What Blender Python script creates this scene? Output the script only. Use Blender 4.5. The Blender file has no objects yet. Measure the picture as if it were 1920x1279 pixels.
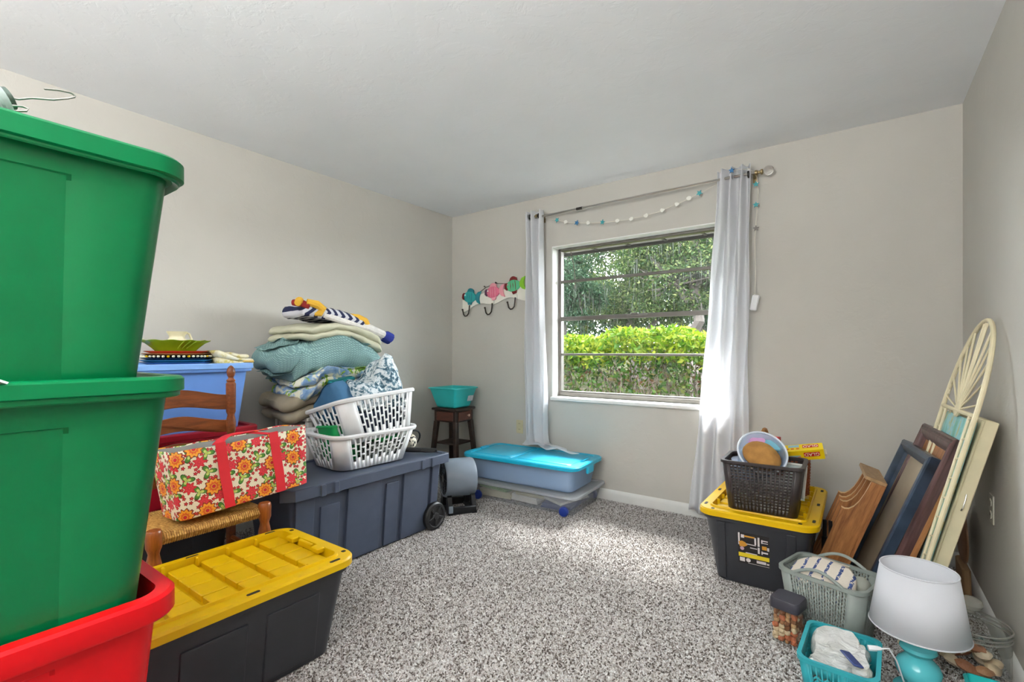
import bpy, bmesh, math, random
import numpy as np
from mathutils import Vector, Matrix, Euler, noise

random.seed(7)
rng = np.random.default_rng(7)
scene = bpy.context.scene
col = scene.collection
PI = math.pi

# ------------------------------------------------------------------ camera
cam_d = bpy.data.cameras.new('camera')
cam = bpy.data.objects.new('camera', cam_d)
col.objects.link(cam)
cam_d.sensor_width = 36.0
cam_d.lens = 898.0 / 1920.0 * 36.0
cam_d.shift_y = 20.5 / 1920.0
cam_d.clip_start = 0.02
cam.location = (0, 0, 1.137)
cam.rotation_euler = (PI / 2, 0, math.radians(35.9))
scene.camera = cam

# ------------------------------------------------------------------ light
vs = scene.view_settings
vs.view_transform = 'Standard'
vs.look = 'None'
vs.gamma = 1.0
vs.use_curve_mapping = False
vs.exposure = 0.55

world = bpy.data.worlds.new('world')
scene.world = world
world.use_nodes = True
bg = world.node_tree.nodes['Background']
bg.inputs[0].default_value = (0.92, 0.96, 1.0, 1)
bg.inputs[1].default_value = 20.0

def light(name, kind, loc, energy, color=(1, 1, 1), rot=None, **kw):
    d = bpy.data.lights.new(name, kind)
    d.energy = energy
    d.color = color
    for k, v in kw.items():
        setattr(d, k, v)
    o = bpy.data.objects.new(name, d)
    o.location = loc
    if rot:
        o.rotation_euler = rot
    col.objects.link(o)
    return o

# hazy sun, from beyond the window, steep
sd = Vector((0.12, -math.cos(math.radians(53)), -math.sin(math.radians(53)))).normalized()
sun = light('sun', 'SUN', (0, 8, 8), 18.0, (1.0, 0.98, 0.96), angle=math.radians(17))
sun.rotation_euler = sd.to_track_quat('-Z', 'Y').to_euler()
# fill light added behind the camera, set in an added floor lamp
fill_uplight = light('added_fill_light', 'POINT', (-0.62, -1.25, 1.60), 315.0, (0.965, 0.985, 1.0), shadow_soft_size=0.06)

# ------------------------------------------------------------------ helpers
def lin(c):
    c /= 255.0
    return c / 12.92 if c <= 0.04045 else ((c + 0.055) / 1.055) ** 2.4

def S(r, g, b):
    return (lin(r), lin(g), lin(b), 1.0)

class NT:
    """small node-tree builder"""
    def __init__(self, name):
        self.m = bpy.data.materials.new(name)
        self.m.use_nodes = True
        self.t = self.m.node_tree
        self.t.nodes.clear()
        self.out = self.n('ShaderNodeOutputMaterial')
    def n(self, typ, ins=None, **props):
        nd = self.t.nodes.new(typ)
        for k, v in props.items():
            setattr(nd, k, v)
        for k, v in (ins or {}).items():
            self.set(nd, k, v)
        return nd
    def set(self, nd, k, v):
        sock = nd.inputs[k]
        if hasattr(v, 'is_output') or isinstance(v, bpy.types.NodeSocket):
            self.t.links.new(v, sock)
        else:
            sock.default_value = v
    def math(self, op, a, b=None, c=None):
        nd = self.n('ShaderNodeMath', operation=op)
        for i, v in enumerate((a, b, c)):
            if v is not None:
                self.set(nd, i, v)
        return nd.outputs[0]
    def vmath(self, op, a, b=None, scale=None):
        nd = self.n('ShaderNodeVectorMath', operation=op)
        self.set(nd, 0, a)
        if b is not None:
            self.set(nd, 1, b)
        if scale is not None:
            self.set(nd, 'Scale', scale)
        return nd.outputs['Value'] if op in ('LENGTH', 'DOT_PRODUCT') else nd.outputs[0]
    def coord(self, which='Object'):
        return self.n('ShaderNodeTexCoord').outputs[which]
    def mapping(self, vec, scale=(1, 1, 1), rot=(0, 0, 0), loc=(0, 0, 0)):
        return self.n('ShaderNodeMapping', {'Vector': vec, 'Scale': scale, 'Rotation': rot, 'Location': loc}).outputs[0]
    def noise(self, vec, scale, detail=3, rough=0.5, dist=0.0, out='Fac'):
        return self.n('ShaderNodeTexNoise', {'Vector': vec, 'Scale': scale, 'Detail': detail, 'Roughness': rough, 'Distortion': dist}).outputs[out]
    def ramp(self, fac, stops, interp='LINEAR'):
        nd = self.n('ShaderNodeValToRGB', {'Fac': fac})
        r = nd.color_ramp
        r.interpolation = interp
        while len(r.elements) > 1:
            r.elements.remove(r.elements[-1])
        r.elements[0].position = stops[0][0]
        r.elements[0].color = stops[0][1]
        for p, c in stops[1:]:
            e = r.elements.new(p)
            e.color = c
        return nd.outputs[0]
    def mix(self, fac, a, b, mode='MIX'):
        nd = self.n('ShaderNodeMix', data_type='RGBA', blend_type=mode)
        self.set(nd, 0, fac)
        self.set(nd, 6, a)
        self.set(nd, 7, b)
        return nd.outputs[2]
    def bump(self, h, strength=0.3, dist=0.01):
        return self.n('ShaderNodeBump', {'Height': h, 'Strength': strength, 'Distance': dist}).outputs[0]
    def principled(self, color, rough=0.5, normal=None, **kw):
        nd = self.n('ShaderNodeBsdfPrincipled')
        self.set(nd, 'Base Color', color)
        self.set(nd, 'Roughness', rough)
        if normal is not None:
            self.set(nd, 'Normal', normal)
        for k, v in kw.items():
            self.set(nd, k.replace('_', ' '), v)
        return nd
    def done(self, shader):
        self.t.links.new(shader if isinstance(shader, bpy.types.NodeSocket) else shader.outputs[0], self.out.inputs['Surface'])
        return self.m

MATS = {}
def plain(name, c, rough=0.5, bump=0.0, bscale=200, var=0.06, vscale=12, metallic=0.0, **kw):
    """plain surface with slight colour variation and fine relief"""
    if name in MATS:
        return MATS[name]
    t = NT(name)
    v = t.coord()
    n = t.noise(v, vscale, 4)
    dark = tuple(x * (1 - var) for x in c[:3]) + (1,)
    lite = tuple(min(1, x * (1 + var)) for x in c[:3]) + (1,)
    colr = t.ramp(n, [(0.3, dark), (0.7, lite)])
    nm = t.bump(t.noise(v, bscale, 2), bump, 0.002) if bump else None
    MATS[name] = t.done(t.principled(colr, rough, nm, Metallic=metallic, **kw))
    return MATS[name]

def wood(name, dark, lite, scale=6, axis=(1, 12, 12), rough=0.45, bump=0.15):
    if name in MATS:
        return MATS[name]
    t = NT(name)
    v = t.mapping(t.coord(), axis)
    n = t.noise(v, scale, 6, 0.6, 0.6)
    n2 = t.noise(v, scale * 7, 3, 0.6)
    f = t.math('ADD', t.math('MULTIPLY', n, 0.75), t.math('MULTIPLY', n2, 0.25))
    c = t.ramp(f, [(0.32, dark), (0.68, lite)])
    MATS[name] = t.done(t.principled(c, rough, t.bump(f, bump, 0.003)))
    return MATS[name]

class MB:
    """mesh collector"""
    def __init__(self, M=None):
        self.v = []
        self.f = []
        self.M = M
    def add(self, verts, faces):
        b = len(self.v)
        for p in verts:
            p = Vector(p)
            self.v.append(self.M @ p if self.M else p)
        for f in faces:
            self.f.append([b + i for i in f])
        return self
    def box(self, c, s, M=None, taper=1.0):
        x, y, z = (k / 2 for k in s)
        vs_ = []
        for dz in (-1, 1):
            k = taper if dz > 0 else 1.0
            for dx, dy in ((-1, -1), (1, -1), (1, 1), (-1, 1)):
                p = Vector((dx * x * k, dy * y * k, dz * z))
                if M is not None:
                    p = M @ p
                vs_.append(p + Vector(c))
        return self.add(vs_, [(3, 2, 1, 0), (4, 5, 6, 7), (0, 1, 5, 4), (1, 2, 6, 5), (2, 3, 7, 6), (3, 0, 4, 7)])
    def bbox(self, c, s, b=0.004):
        """box with chamfered edges"""
        x, y, z = (k / 2 for k in s)
        b = min(b, x * .9, y * .9, z * .9)
        loops = []
        for zz, ins in ((-z, b), (-z + b, 0), (z - b, 0), (z, b)):
            loops.append([(c[0] + px_, c[1] + py_, c[2] + zz) for px_, py_ in rrect(2 * (x - ins), 2 * (y - ins), b, 1)])
        return self.loft(loops, True, True)
    def loft(self, loops, cap0=False, cap1=False, closed=True):
        n = len(loops[0])
        verts = [p for l in loops for p in l]
        faces = []
        for i in range(len(loops) - 1):
            for j in range(n if closed else n - 1):
                k = (j + 1) % n
                faces.append((i * n + j, i * n + k, (i + 1) * n + k, (i + 1) * n + j))
        if cap0:
            faces.append(tuple(reversed(range(n))))
        if cap1:
            faces.append(tuple((len(loops) - 1) * n + j for j in range(n)))
        return self.add(verts, faces)
    def tube(self, pts, r, n=8, closed=False, cap=True):
        pts = [Vector(p) for p in pts]
        m = len(pts)
        loops = []
        up = None
        for i, p in enumerate(pts):
            if closed:
                d = pts[(i + 1) % m] - pts[i - 1]
            else:
                d = pts[min(i + 1, m - 1)] - pts[max(i - 1, 0)]
            if d.length < 1e-9:
                d = Vector((0, 0, 1))
            d.normalize()
            if up is None:
                up = d.orthogonal().normalized()
            up = (up - d * up.dot(d))
            if up.length < 1e-6:
                up = d.orthogonal()
            up.normalize()
            q = d.cross(up)
            rr = r[i] if isinstance(r, (list, tuple)) else r
            loops.append([p + (up * math.cos(2 * PI * k / n) + q * math.sin(2 * PI * k / n)) * rr for k in range(n)])
        if closed:
            loops.append(loops[0])
        return self.loft(loops, cap and not closed, cap and not closed)
    def lathe(self, prof, n=24, c=(0, 0, 0), cap=True, sx=1, sy=1):
        loops = [[(c[0] + r * sx * math.cos(2 * PI * k / n), c[1] + r * sy * math.sin(2 * PI * k / n), c[2] + z) for k in range(n)] for r, z in prof]
        return self.loft(loops, cap, cap)
    def ball(self, c, r, n=12, m=8, s=(1, 1, 1)):
        prof = []
        for i in range(m + 1):
            a = -PI / 2 + PI * i / m
            prof.append((max(math.cos(a), 0.002) * r, math.sin(a) * r))
        loops = [[(c[0] + q * s[0] * math.cos(2 * PI * k / n), c[1] + q * s[1] * math.sin(2 * PI * k / n), c[2] + z * s[2]) for k in range(n)] for q, z in prof]
        return self.loft(loops, True, True)
    def prism(self, poly, t, M=None):
        """polygon in the local xy plane, extruded by +-t/2 along local z"""
        n = len(poly)
        verts = [Vector((x, y, s * t / 2)) for s in (-1, 1) for x, y in poly]
        if M is not None:
            verts = [M @ p for p in verts]
        faces = [tuple(reversed(range(n))), tuple(range(n, 2 * n))]
        for i in range(n):
            j = (i + 1) % n
            faces.append((i, j, n + j, n + i))
        return self.add(verts, faces)
    def build(self, name, mat, parent=None, smooth=35, bevel=0, solid=0, kind=None, label=None):
        me = bpy.data.meshes.new(name)
        me.from_pydata([tuple(p) for p in self.v], [], self.f)
        me.validate()
        return finish(name, me, mat, parent, smooth, bevel, solid, kind, label)

def finish(name, me, mat, parent=None, smooth=35, bevel=0, solid=0, kind=None, label=None):
    me.materials.append(mat)
    bm = bmesh.new()
    bm.from_mesh(me)
    bmesh.ops.recalc_face_normals(bm, faces=bm.faces)
    bm.to_mesh(me)
    bm.free()
    if smooth:
        me.polygons.foreach_set('use_smooth', [True] * len(me.polygons))
        me.set_sharp_from_angle(angle=math.radians(smooth))
    o = bpy.data.objects.new(name, me)
    col.objects.link(o)
    if parent:
        o.parent = parent
    if bevel:
        b = o.modifiers.new('bevel', 'BEVEL')
        b.width = bevel
        b.segments = 2
        b.limit_method = 'ANGLE'
        b.angle_limit = math.radians(40)
    if solid:
        s = o.modifiers.new('solid', 'SOLIDIFY')
        s.thickness = solid
        s.offset = 0
    if kind:
        o['kind'] = kind
    if label:
        o['label'] = label
    return o

def tag(o, label, cat, group=None):
    o['label'] = label
    o['category'] = cat
    if group:
        o['group'] = group
    return o

def thing(name, label, cat, loc=(0, 0, 0), rot=(0, 0, 0), group=None, M=None):
    o = bpy.data.objects.new(name, None)
    o.empty_display_size = 0.05
    col.objects.link(o)
    if M is not None:
        o.matrix_world = M
    else:
        o.location = loc
        o.rotation_euler = rot
    return tag(o, label, cat, group)

def rrect(w, d, r, n=6):
    """rounded rectangle, counter-clockwise"""
    r = max(min(r, w / 2 * .999, d / 2 * .999), 1e-5)
    pts = []
    for cx, cy, a0 in ((w / 2 - r, d / 2 - r, 0), (-w / 2 + r, d / 2 - r, 90), (-w / 2 + r, -d / 2 + r, 180), (w / 2 - r, -d / 2 + r, 270)):
        for i in range(n + 1):
            a = math.radians(a0 + 90 * i / n)
            pts.append((cx + r * math.cos(a), cy + r * math.sin(a)))
    return pts

def L3(pts, z):
    return [(x, y, z) for x, y in pts]

def tub(W, D, H, taper, r, wall=0.004, rim=0.02, rim_h=0.03, n=6, roundb=0.012, tw=None, recess=None):
    """open tapered tub with a turned-down rim; W, D are the body's size at the top"""
    m = MB()
    tx = taper
    ty = taper if tw is None else tw
    def body(z, ins=0.0):
        k = 1 - z / H
        return L3(rrect(W - 2 * tx * k - 2 * ins, D - 2 * ty * k - 2 * ins, max(r - ins, .004), n), z)
    loops = [L3(rrect(W - 2 * tx - 2 * roundb, D - 2 * ty - 2 * roundb, r, n), 0.0), body(roundb), body(H * .5), body(H - rim_h * .55)]
    if rim:
        loops += [L3(rrect(W + 2 * rim * .9, D + 2 * rim * .9, r + rim, n), H - rim_h),
                  L3(rrect(W + 2 * rim, D + 2 * rim, r + rim, n), H - rim_h * .9),
                  L3(rrect(W + 2 * rim, D + 2 * rim, r + rim, n), H - .006),
                  L3(rrect(W + 2 * rim - .012, D + 2 * rim - .012, r + rim, n), H)]
    else:
        loops += [body(H)]
    loops += [L3(rrect(W - 2 * wall, D - 2 * wall, r, n), H), body(H - .02, wall), body(wall + .002, wall)]
    if recess:
        y0, y1, sl, dep, ztop = recess
        new = []
        rows = []
        def aug(l, d_):
            x = max(p[0] for p in l)
            z = l[0][2]
            return l + [(x, y0, z), (x - d_, y0 + sl, z), (x - d_, y1 - sl, z), (x, y1, z)]
        outer = [loops[0], body(roundb), body(.03), body(.045), body(H * .5), body(ztop - .012), body(ztop), loops[3]]
        dd = [dep - .008, dep, dep, dep, dep, dep, 0, 0]
        loops = [aug(l, d_) for l, d_ in zip(outer, dd)] + [aug(l, 0) for l in loops[4:]]
    return m.loft(loops, True, True)

def ringlid(W, D, h, r, z0, n=6, panel=0.0, inset=0.03, lip=0.0):
    """lid slab: outer edge, rim ridge, sunk (panel>0) or raised (panel<0) top field; closed"""
    m = MB()
    loops = [L3(rrect(W - .01, D - .01, r, n), z0), L3(rrect(W, D, r, n), z0 + .003), L3(rrect(W, D, r, n), z0 + h - .006), L3(rrect(W - .008, D - .008, r, n), z0 + h - .001),
             L3(rrect(W - .014, D - .014, r, n), z0 + h)]
    if panel:
        loops += [L3(rrect(W - 2 * inset, D - 2 * inset, max(r - inset, .012), n), z0 + h),
                  L3(rrect(W - 2 * inset - .012, D - 2 * inset - .012, max(r - inset, .012), n), z0 + h - panel)]
    return m.loft(loops, True, True)

def perf_shell(W0, D0, W1, D1, H, r, ncx, ncy, rows, zone, hole=0.6, hh=0.62, stagger=True, slope=0.0, margin=(0.0, 0.0), skip=None, zf=None):
    """pierced basket wall. zone=(za, zb) of the holes; ncx / ncy columns on the x / y sides"""
    m = MB()
    def pt(side, t, z):
        k = z / H
        W = W0 + (W1 - W0) * k
        D = D0 + (D1 - D0) * k
        x, y = W / 2 - r, D / 2 - r
        zz = z if zf is None else zf(side, t, z)
        if side == 0:
            return (-x + 2 * x * t, -D / 2, zz)
        if side == 1:
            return (W / 2, -y + 2 * y * t, zz)
        if side == 2:
            return (x - 2 * x * t, D / 2, zz)
        return (-W / 2, y - 2 * y * t, zz)
    def corner(side, a, z):
        k = z / H
        W = W0 + (W1 - W0) * k
        D = D0 + (D1 - D0) * k
        x, y = W / 2 - r, D / 2 - r
        cx, cy, a0 = ((x, -y, 270), (x, y, 0), (-x, y, 90), (-x, -y, 180))[side]
        aa = math.radians(a0 + a)
        zz = z if zf is None else zf(side, 1.0 + a / 900.0, z)
        return (cx + r * math.cos(aa), cy + r * math.sin(aa), zz)
    for side in range(4):
        nc = ncx if side % 2 == 0 else ncy
        mg = margin[side % 2]
        cw = (1 - 2 * mg) / nc
        strips = []
        if mg > 0:
            strips.append((0, mg, None))
        for c in range(nc):
            a = mg + c * cw
            g = cw * (1 - hole) / 2
            strips.append((a, a + g, None))
            strips.append((a + g, a + cw - g, c))
            strips.append((a + cw - g, a + cw, None))
        if mg > 0:
            strips.append((1 - mg, 1, None))
        for t0, t1, c in strips:
            if c is None:
                ivs = [(0, 0, H, H)]
            else:
                p = (zone[1] - zone[0]) / rows
                off = (p / 2 if (c % 2 and stagger) else 0.0) - (p / 4 if stagger else 0.0)
                sl = slope * (1 if c % 2 == 0 else -1)
                ivs = []
                lo = (0.0, 0.0)
                for q in range(rows):
                    if skip and skip(side, c, q):
                        continue
                    za = zone[0] + p * q + off + p * (1 - hh) / 2
                    zb = za + p * hh
                    ivs.append((lo[0], lo[1], za - sl, za + sl))
                    lo = (zb - sl, zb + sl)
                ivs.append((lo[0], lo[1], H, H))
            for a0, a1, b0, b1 in ivs:
                m.add([pt(side, t0, a0), pt(side, t1, a1), pt(side, t1, b1), pt(side, t0, b0)], [(0, 1, 2, 3)])
        K = 7
        m.loft([[corner(side, 90.0 * i / K, 0) for i in range(K + 1)], [corner(side, 90.0 * i / K, H) for i in range(K + 1)]], closed=False)
    return m

def rim_ring(W, D, r, z0, h, t, n=6, zf=None):
    m = MB()
    def L(w, d, rr, z):
        out = []
        for x, y in rrect(w, d, rr, n):
            out.append((x, y, z + (zf(x, y) if zf else 0)))
        return out
    loops = [L(W - t, D - t, r, z0), L(W + t, D + t, r, z0), L(W + t, D + t, r, z0 + h), L(W - t, D - t, r, z0 + h), L(W - t, D - t, r, z0)]
    return m.loft(loops)

def soft_slab(w, d, h, layers=1, r=0.05, seed=0, amp=0.008, pinch=0.012, fn=None, fs=6.0, step=0.02):
    """folded cloth: bulging layers, rounded ends, wrinkles; fn(x, y, z)->offset"""
    m = MB()
    nseg = max(10, layers * 7)
    per = []
    base = rrect(w, d, r, 6)
    # densify straight runs
    dens = []
    for i in range(len(base)):
        a, b = Vector(base[i]), Vector(base[(i + 1) % len(base)])
        k = max(1, int((b - a).length / step))
        for j in range(k):
            dens.append(a.lerp(b, j / k))
    def loop(scale_in, z):
        out = []
        for p in dens:
            q = Vector((p.x * (1 - scale_in / (w / 2)), p.y * (1 - scale_in / (d / 2))))
            out.append(Vector((q.x, q.y, z)))
        return out
    loops = []
    for k in (0.06, 0.35, 0.65, 0.88):
        loops.append([Vector((p.x * k, p.y * k, 0)) for p in dens])
    for i in range(nseg + 1):
        v = i / nseg
        ph = (v * layers) % 1.0 if i < nseg else 1.0
        bul = math.sqrt(max(0, 1 - (2 * ph - 1) ** 2))
        loops.append(loop(pinch * (1 - bul) * 1.4, v * h))
    for k in (0.88, 0.65, 0.35, 0.06):
        loops.append([Vector((p.x * k, p.y * k, h)) for p in dens])
    sd_ = Vector((seed * 3.7, seed * 1.3, seed * 2.1))
    res = []
    for l in loops:
        o = []
        for p in l:
            nv = noise.noise_vector(p * fs + sd_) * amp + noise.noise_vector(p * fs * 3 + sd_) * amp * .35
            q = p + nv
            if fn:
                q = q + Vector(fn(p.x, p.y, p.z))
            o.append(q)
        res.append(o)
    return m.loft(res, True, True)

def fast_mesh(name, verts, nper, colors=None):
    """verts: (N, nper, 3) separate polygons"""
    N = verts.shape[0]
    me = bpy.data.meshes.new(name)
    me.vertices.add(N * nper)
    me.vertices.foreach_set('co', verts.reshape(-1).astype(np.float32))
    me.loops.add(N * nper)
    me.loops.foreach_set('vertex_index', np.arange(N * nper, dtype=np.int32))
    me.polygons.add(N)
    me.polygons.foreach_set('loop_start', np.arange(0, N * nper, nper, dtype=np.int32))
    me.polygons.foreach_set('loop_total', np.full(N, nper, dtype=np.int32))
    if colors is not None:
        at = me.color_attributes.new('Col', 'FLOAT_COLOR', 'POINT')
        c = np.repeat(colors, nper, axis=0)
        c = np.concatenate([c, np.ones((c.shape[0], 1))], axis=1)
        at.data.foreach_set('color', c.reshape(-1).astype(np.float32))
    me.update()
    return me

def link_mesh(name, me, mat, parent=None, kind=None):
    me.materials.append(mat)
    o = bpy.data.objects.new(name, me)
    col.objects.link(o)
    if parent:
        o.parent = parent
    if kind:
        o['kind'] = kind
    return o

def copy_tree(o, parent=None):
    c = o.copy()
    col.objects.link(c)
    c.parent = parent
    for ch in list(o.children):
        copy_tree(ch, c)
    return c

def struct(o):
    o['kind'] = 'structure'
    return o

def text_part(name, body, size, M, mat, parent, extrude=0.0004):
    cu = bpy.data.curves.new(name, 'FONT')
    cu.body = body
    cu.size = size
    cu.extrude = extrude
    cu.align_x = 'CENTER'
    cu.align_y = 'CENTER'
    tmp = bpy.data.objects.new(name, cu)
    col.objects.link(tmp)
    dg = bpy.context.evaluated_depsgraph_get()
    me = bpy.data.meshes.new_from_object(tmp.evaluated_get(dg))
    bpy.data.objects.remove(tmp)
    me.transform(M)
    me.materials.clear()
    return link_mesh(name, me, mat, parent)

# ------------------------------------------------------------------ materials of the setting
def wall_mat(name, c, seedloc):
    t = NT(name)
    v = t.coord()
    n = t.noise(v, 2.2, 3)
    colr = t.ramp(n, [(0.3, tuple(x * .97 for x in c[:3]) + (1,)), (0.7, tuple(min(1, x * 1.02) for x in c[:3]) + (1,))])
    # knock-down plaster texture: sparse flat blotches
    k = t.noise(t.mapping(v, loc=seedloc), 9, 5, 0.62, 0.4)
    kr = t.ramp(k, [(0.50, (0, 0, 0, 1)), (0.56, (1, 1, 1, 1))])
    f = t.noise(v, 60, 3)
    h = t.math('ADD', t.math('MULTIPLY', kr, 0.6), t.math('MULTIPLY', f, 0.35))
    return t.done(t.principled(colr, 0.75, t.bump(h, 0.16, 0.004)))

M_wall = wall_mat('painted_plaster', S(199, 195, 187), (0, 0, 0))
M_ceil = wall_mat('ceiling_plaster', S(240, 241, 243), (3, 5, 1))
M_trim = plain('white_trim', S(228, 228, 224), 0.45, 0.05, 80, 0.03)
M_white_plastic = plain('white_plastic', S(236, 236, 238), 0.38, 0.04, 150, 0.02)

# ------------------------------------------------------------------ setting
XL, XR, YB, YF, ZC = -3.19, 0.442, 3.42, -1.70, 2.44
WT = 0.18
def slab(name, lo, hi, mat):
    c = [(a + b) / 2 for a, b in zip(lo, hi)]
    s = [b - a for a, b in zip(lo, hi)]
    return struct(MB().box(c, s).build(name, mat, smooth=0))

t = NT('carpet_backing')
v = t.coord()
M_back = t.done(t.principled(t.ramp(t.noise(v, 160, 2), [(0.35, S(128, 118, 110)), (0.65, S(180, 172, 164))]), 0.95))
slab('floor', (XL - WT, YF - WT, -0.1), (XR + WT, YB + WT, 0.0), M_back)
slab('ceiling', (XL - WT, YF - WT, ZC), (XR + WT, YB + WT, ZC + 0.12), M_ceil)
slab('wall_left', (XL - WT, YF - WT, 0), (XL, YB + WT, ZC), M_wall)
slab('wall_right', (XR, YF - WT, 0), (XR + WT, YB + WT, ZC), M_wall)
# rear wall behind the camera; unseen closed door added to keep sky light out
m = MB()
DX0, DX1, DZ = -1.05, -0.05, 2.05
for lo, hi in (((XL, YF - WT, 0), (DX0, YF, ZC)), ((DX1, YF - WT, 0), (XR, YF, ZC)), ((DX0, YF - WT, DZ), (DX1, YF, ZC))):
    m.box([(a + b) / 2 for a, b in zip(lo, hi)], [b - a for a, b in zip(lo, hi)])
struct(m.build('wall_front', M_wall, smooth=0))
door = struct(MB().bbox(((DX0 + DX1) / 2, YF - .06, DZ / 2), (DX1 - DX0, .04, DZ), .004).build('door_1', M_trim))
for zc in (.5, 1.45):
    MB().bbox(((DX0 + DX1) / 2, YF - .038, zc), (.6, .012, .75), .005).build('door_panel', M_trim, door)
MB().ball((DX1 - .08, YF - .01, 1.0), .03, 14, 10).build('door_knob', plain('door_brass', S(170, 140, 90), .3, metallic=.9), door)
# window wall with its opening
WX0, WX1, WZ0, WZ1 = -2.062, -0.70, 0.75, 2.01
m = MB()
for lo, hi in (((XL, YB, 0), (WX0, YB + WT, ZC)), ((WX1, YB, 0), (XR, YB + WT, ZC)), ((WX0, YB, 0), (WX1, YB + WT, WZ0)), ((WX0, YB, WZ1), (WX1, YB + WT, ZC))):
    m.box([(a + b) / 2 for a, b in zip(lo, hi)], [b - a for a, b in zip(lo, hi)])
struct(m.build('wall_back', M_wall, smooth=0))

def baseboard(name, p0, p1, nrm):
    p0, p1, nrm = Vector(p0), Vector(p1), Vector(nrm)
    prof = [(0, 0), (0.014, 0), (0.014, 0.055), (0.011, 0.068), (0.005, 0.078), (0, 0.082)]
    loops = [[p + nrm * a + Vector((0, 0, b)) for a, b in prof] for p in (p0, p1)]
    return struct(MB().loft(loops, True, True).build(name, M_trim, smooth=25))
baseboard('baseboard_back', (XL, YB, 0), (XR, YB, 0), (0, -1, 0))
baseboard('baseboard_left', (XL, YF, 0), (XL, YB, 0), (1, 0, 0))
baseboard('baseboard_right', (XR, YF, 0), (XR, YB, 0), (-1, 0, 0))

# carpet pile: short tufts, one fleck colour each
sp = 0.0062
gx = np.arange(XL + .004, XR, sp)
gy = np.arange(-.6, YB, sp)
X, Y = np.meshgrid(gx, gy)
P = np.stack([X.ravel(), Y.ravel()], 1)
P += rng.uniform(-.0028, .0028, P.shape)
N = len(P)
h = rng.uniform(.003, .0075, N)
a0 = rng.uniform(0, 2 * PI, N)
rad = rng.uniform(.0040, .0058, N)
lean = rng.normal(0, .0032, (N, 2))
base = np.zeros((N, 3, 3))
for i in range(3):
    base[:, i, 0] = P[:, 0] + rad * np.cos(a0 + i * 2 * PI / 3)
    base[:, i, 1] = P[:, 1] + rad * np.sin(a0 + i * 2 * PI / 3)
apex = np.stack([P[:, 0] + lean[:, 0], P[:, 1] + lean[:, 1], h], 1)
tri = np.zeros((N, 3, 3, 3))
for i in range(3):
    tri[:, i, 0] = base[:, i]
    tri[:, i, 1] = base[:, (i + 1) % 3]
    tri[:, i, 2] = apex
pal = np.array([S(98, 88, 82)[:3], S(156, 147, 141)[:3], S(206, 200, 196)[:3], S(228, 224, 220)[:3], S(242, 240, 238)[:3]])
ch = rng.choice(5, N, p=[.15, .19, .27, .25, .14])
cl = pal[ch] * rng.uniform(.62, .88, (N, 1))
me = fast_mesh('carpet_pile', tri.reshape(N * 3, 3, 3), 3, np.repeat(cl, 3, axis=0))
t = NT('carpet_fibre')
ca = t.n('ShaderNodeAttribute', attribute_name='Col').outputs[0]
M_pile = t.done(t.principled(ca, 0.95))
carpet = link_mesh('carpet_pile', me, M_pile, kind='stuff')
tag(carpet, 'speckled taupe and white cut pile carpet across the floor', 'carpet')

# ------------------------------------------------------------------ window
M_alu = plain('weathered_aluminium', S(112, 108, 103), 0.45, 0.1, 120, 0.1, metallic=0.55)
M_reveal = plain('window_reveal_paint', S(238, 238, 234), 0.5, 0.1, 40, 0.03)
t = NT('window_glass')
fr = t.math('ADD', .03, t.math('POWER', t.n('ShaderNodeLayerWeight', {'Blend': 0.5}).outputs['Facing'], 4.0))
tr = t.n('ShaderNodeBsdfTransparent', {'Color': (0.95, 0.965, 0.96, 1)})
gl = t.n('ShaderNodeBsdfGlossy', {'Color': (1, 1, 1, 1), 'Roughness': 0.02})
mx = t.n('ShaderNodeMixShader', {0: t.math('MULTIPLY', fr, 0.7), 1: tr.outputs[0], 2: gl.outputs[0]})
M_glass = t.done(mx)
win = bpy.data.objects.new('window_1', None)
col.objects.link(win)
win.location = ((WX0 + WX1) / 2, YB, WZ0)
struct(win)
win['label'] = 'aluminium awning window of four panes in white reveal'
ww, wh = WX1 - WX0, WZ1 - WZ0
m = MB()
m.box((-ww / 2 + .004, .066, wh / 2), (.008, .145, wh))
m.box((ww / 2 - .004, .066, wh / 2), (.008, .145, wh))
m.box((0, .066, wh - .004), (ww, .145, .008))
m.build('reveal', M_reveal, win, smooth=0)
MB().bbox((0, .055, .002), (ww + .012, .165, .03), .005).build('window_sill', M_reveal, win)
fy = .108
def fr_bar(name, c, s, b=.003):
    return MB().bbox(c, s, b).build(name, M_alu, win)
fr_bar('frame_stile', (-ww / 2 + .022, fy, wh / 2), (.026, .05, wh - .02))
fr_bar('frame_stile', (ww / 2 - .022, fy, wh / 2), (.026, .05, wh - .02))
fr_bar('frame_rail', (0, fy, .034), (ww - .02, .055, .034))
fr_bar('frame_rail', (0, fy - .004, .056), (ww - .06, .03, .014))
fr_bar('frame_rail', (0, fy, wh - .018), (ww - .02, .05, .02))
for zz, hh_ in ((1.725, .022), (1.414, .034), (1.116, .018)):
    fr_bar('pane_bar', (0, fy - .006, zz - WZ0), (ww - .06, .03, hh_))
MB().bbox((0.02, fy - .028, 1.418 - WZ0), (.16, .02, .012), .003).build('latch', M_alu, win)
MB().bbox((0.0, fy - .032, 1.43 - WZ0), (.06, .014, .014), .004).build('latch', M_alu, win)
zs = [WZ0 + .04, 1.116, 1.414, 1.725, WZ1 - .03]
for a, b in zip(zs[:-1], zs[1:]):
    MB().box((0, fy, (a + b) / 2 - WZ0), (ww - .06, .004, b - a - .012)).build('pane', M_glass, win, smooth=0)
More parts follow.
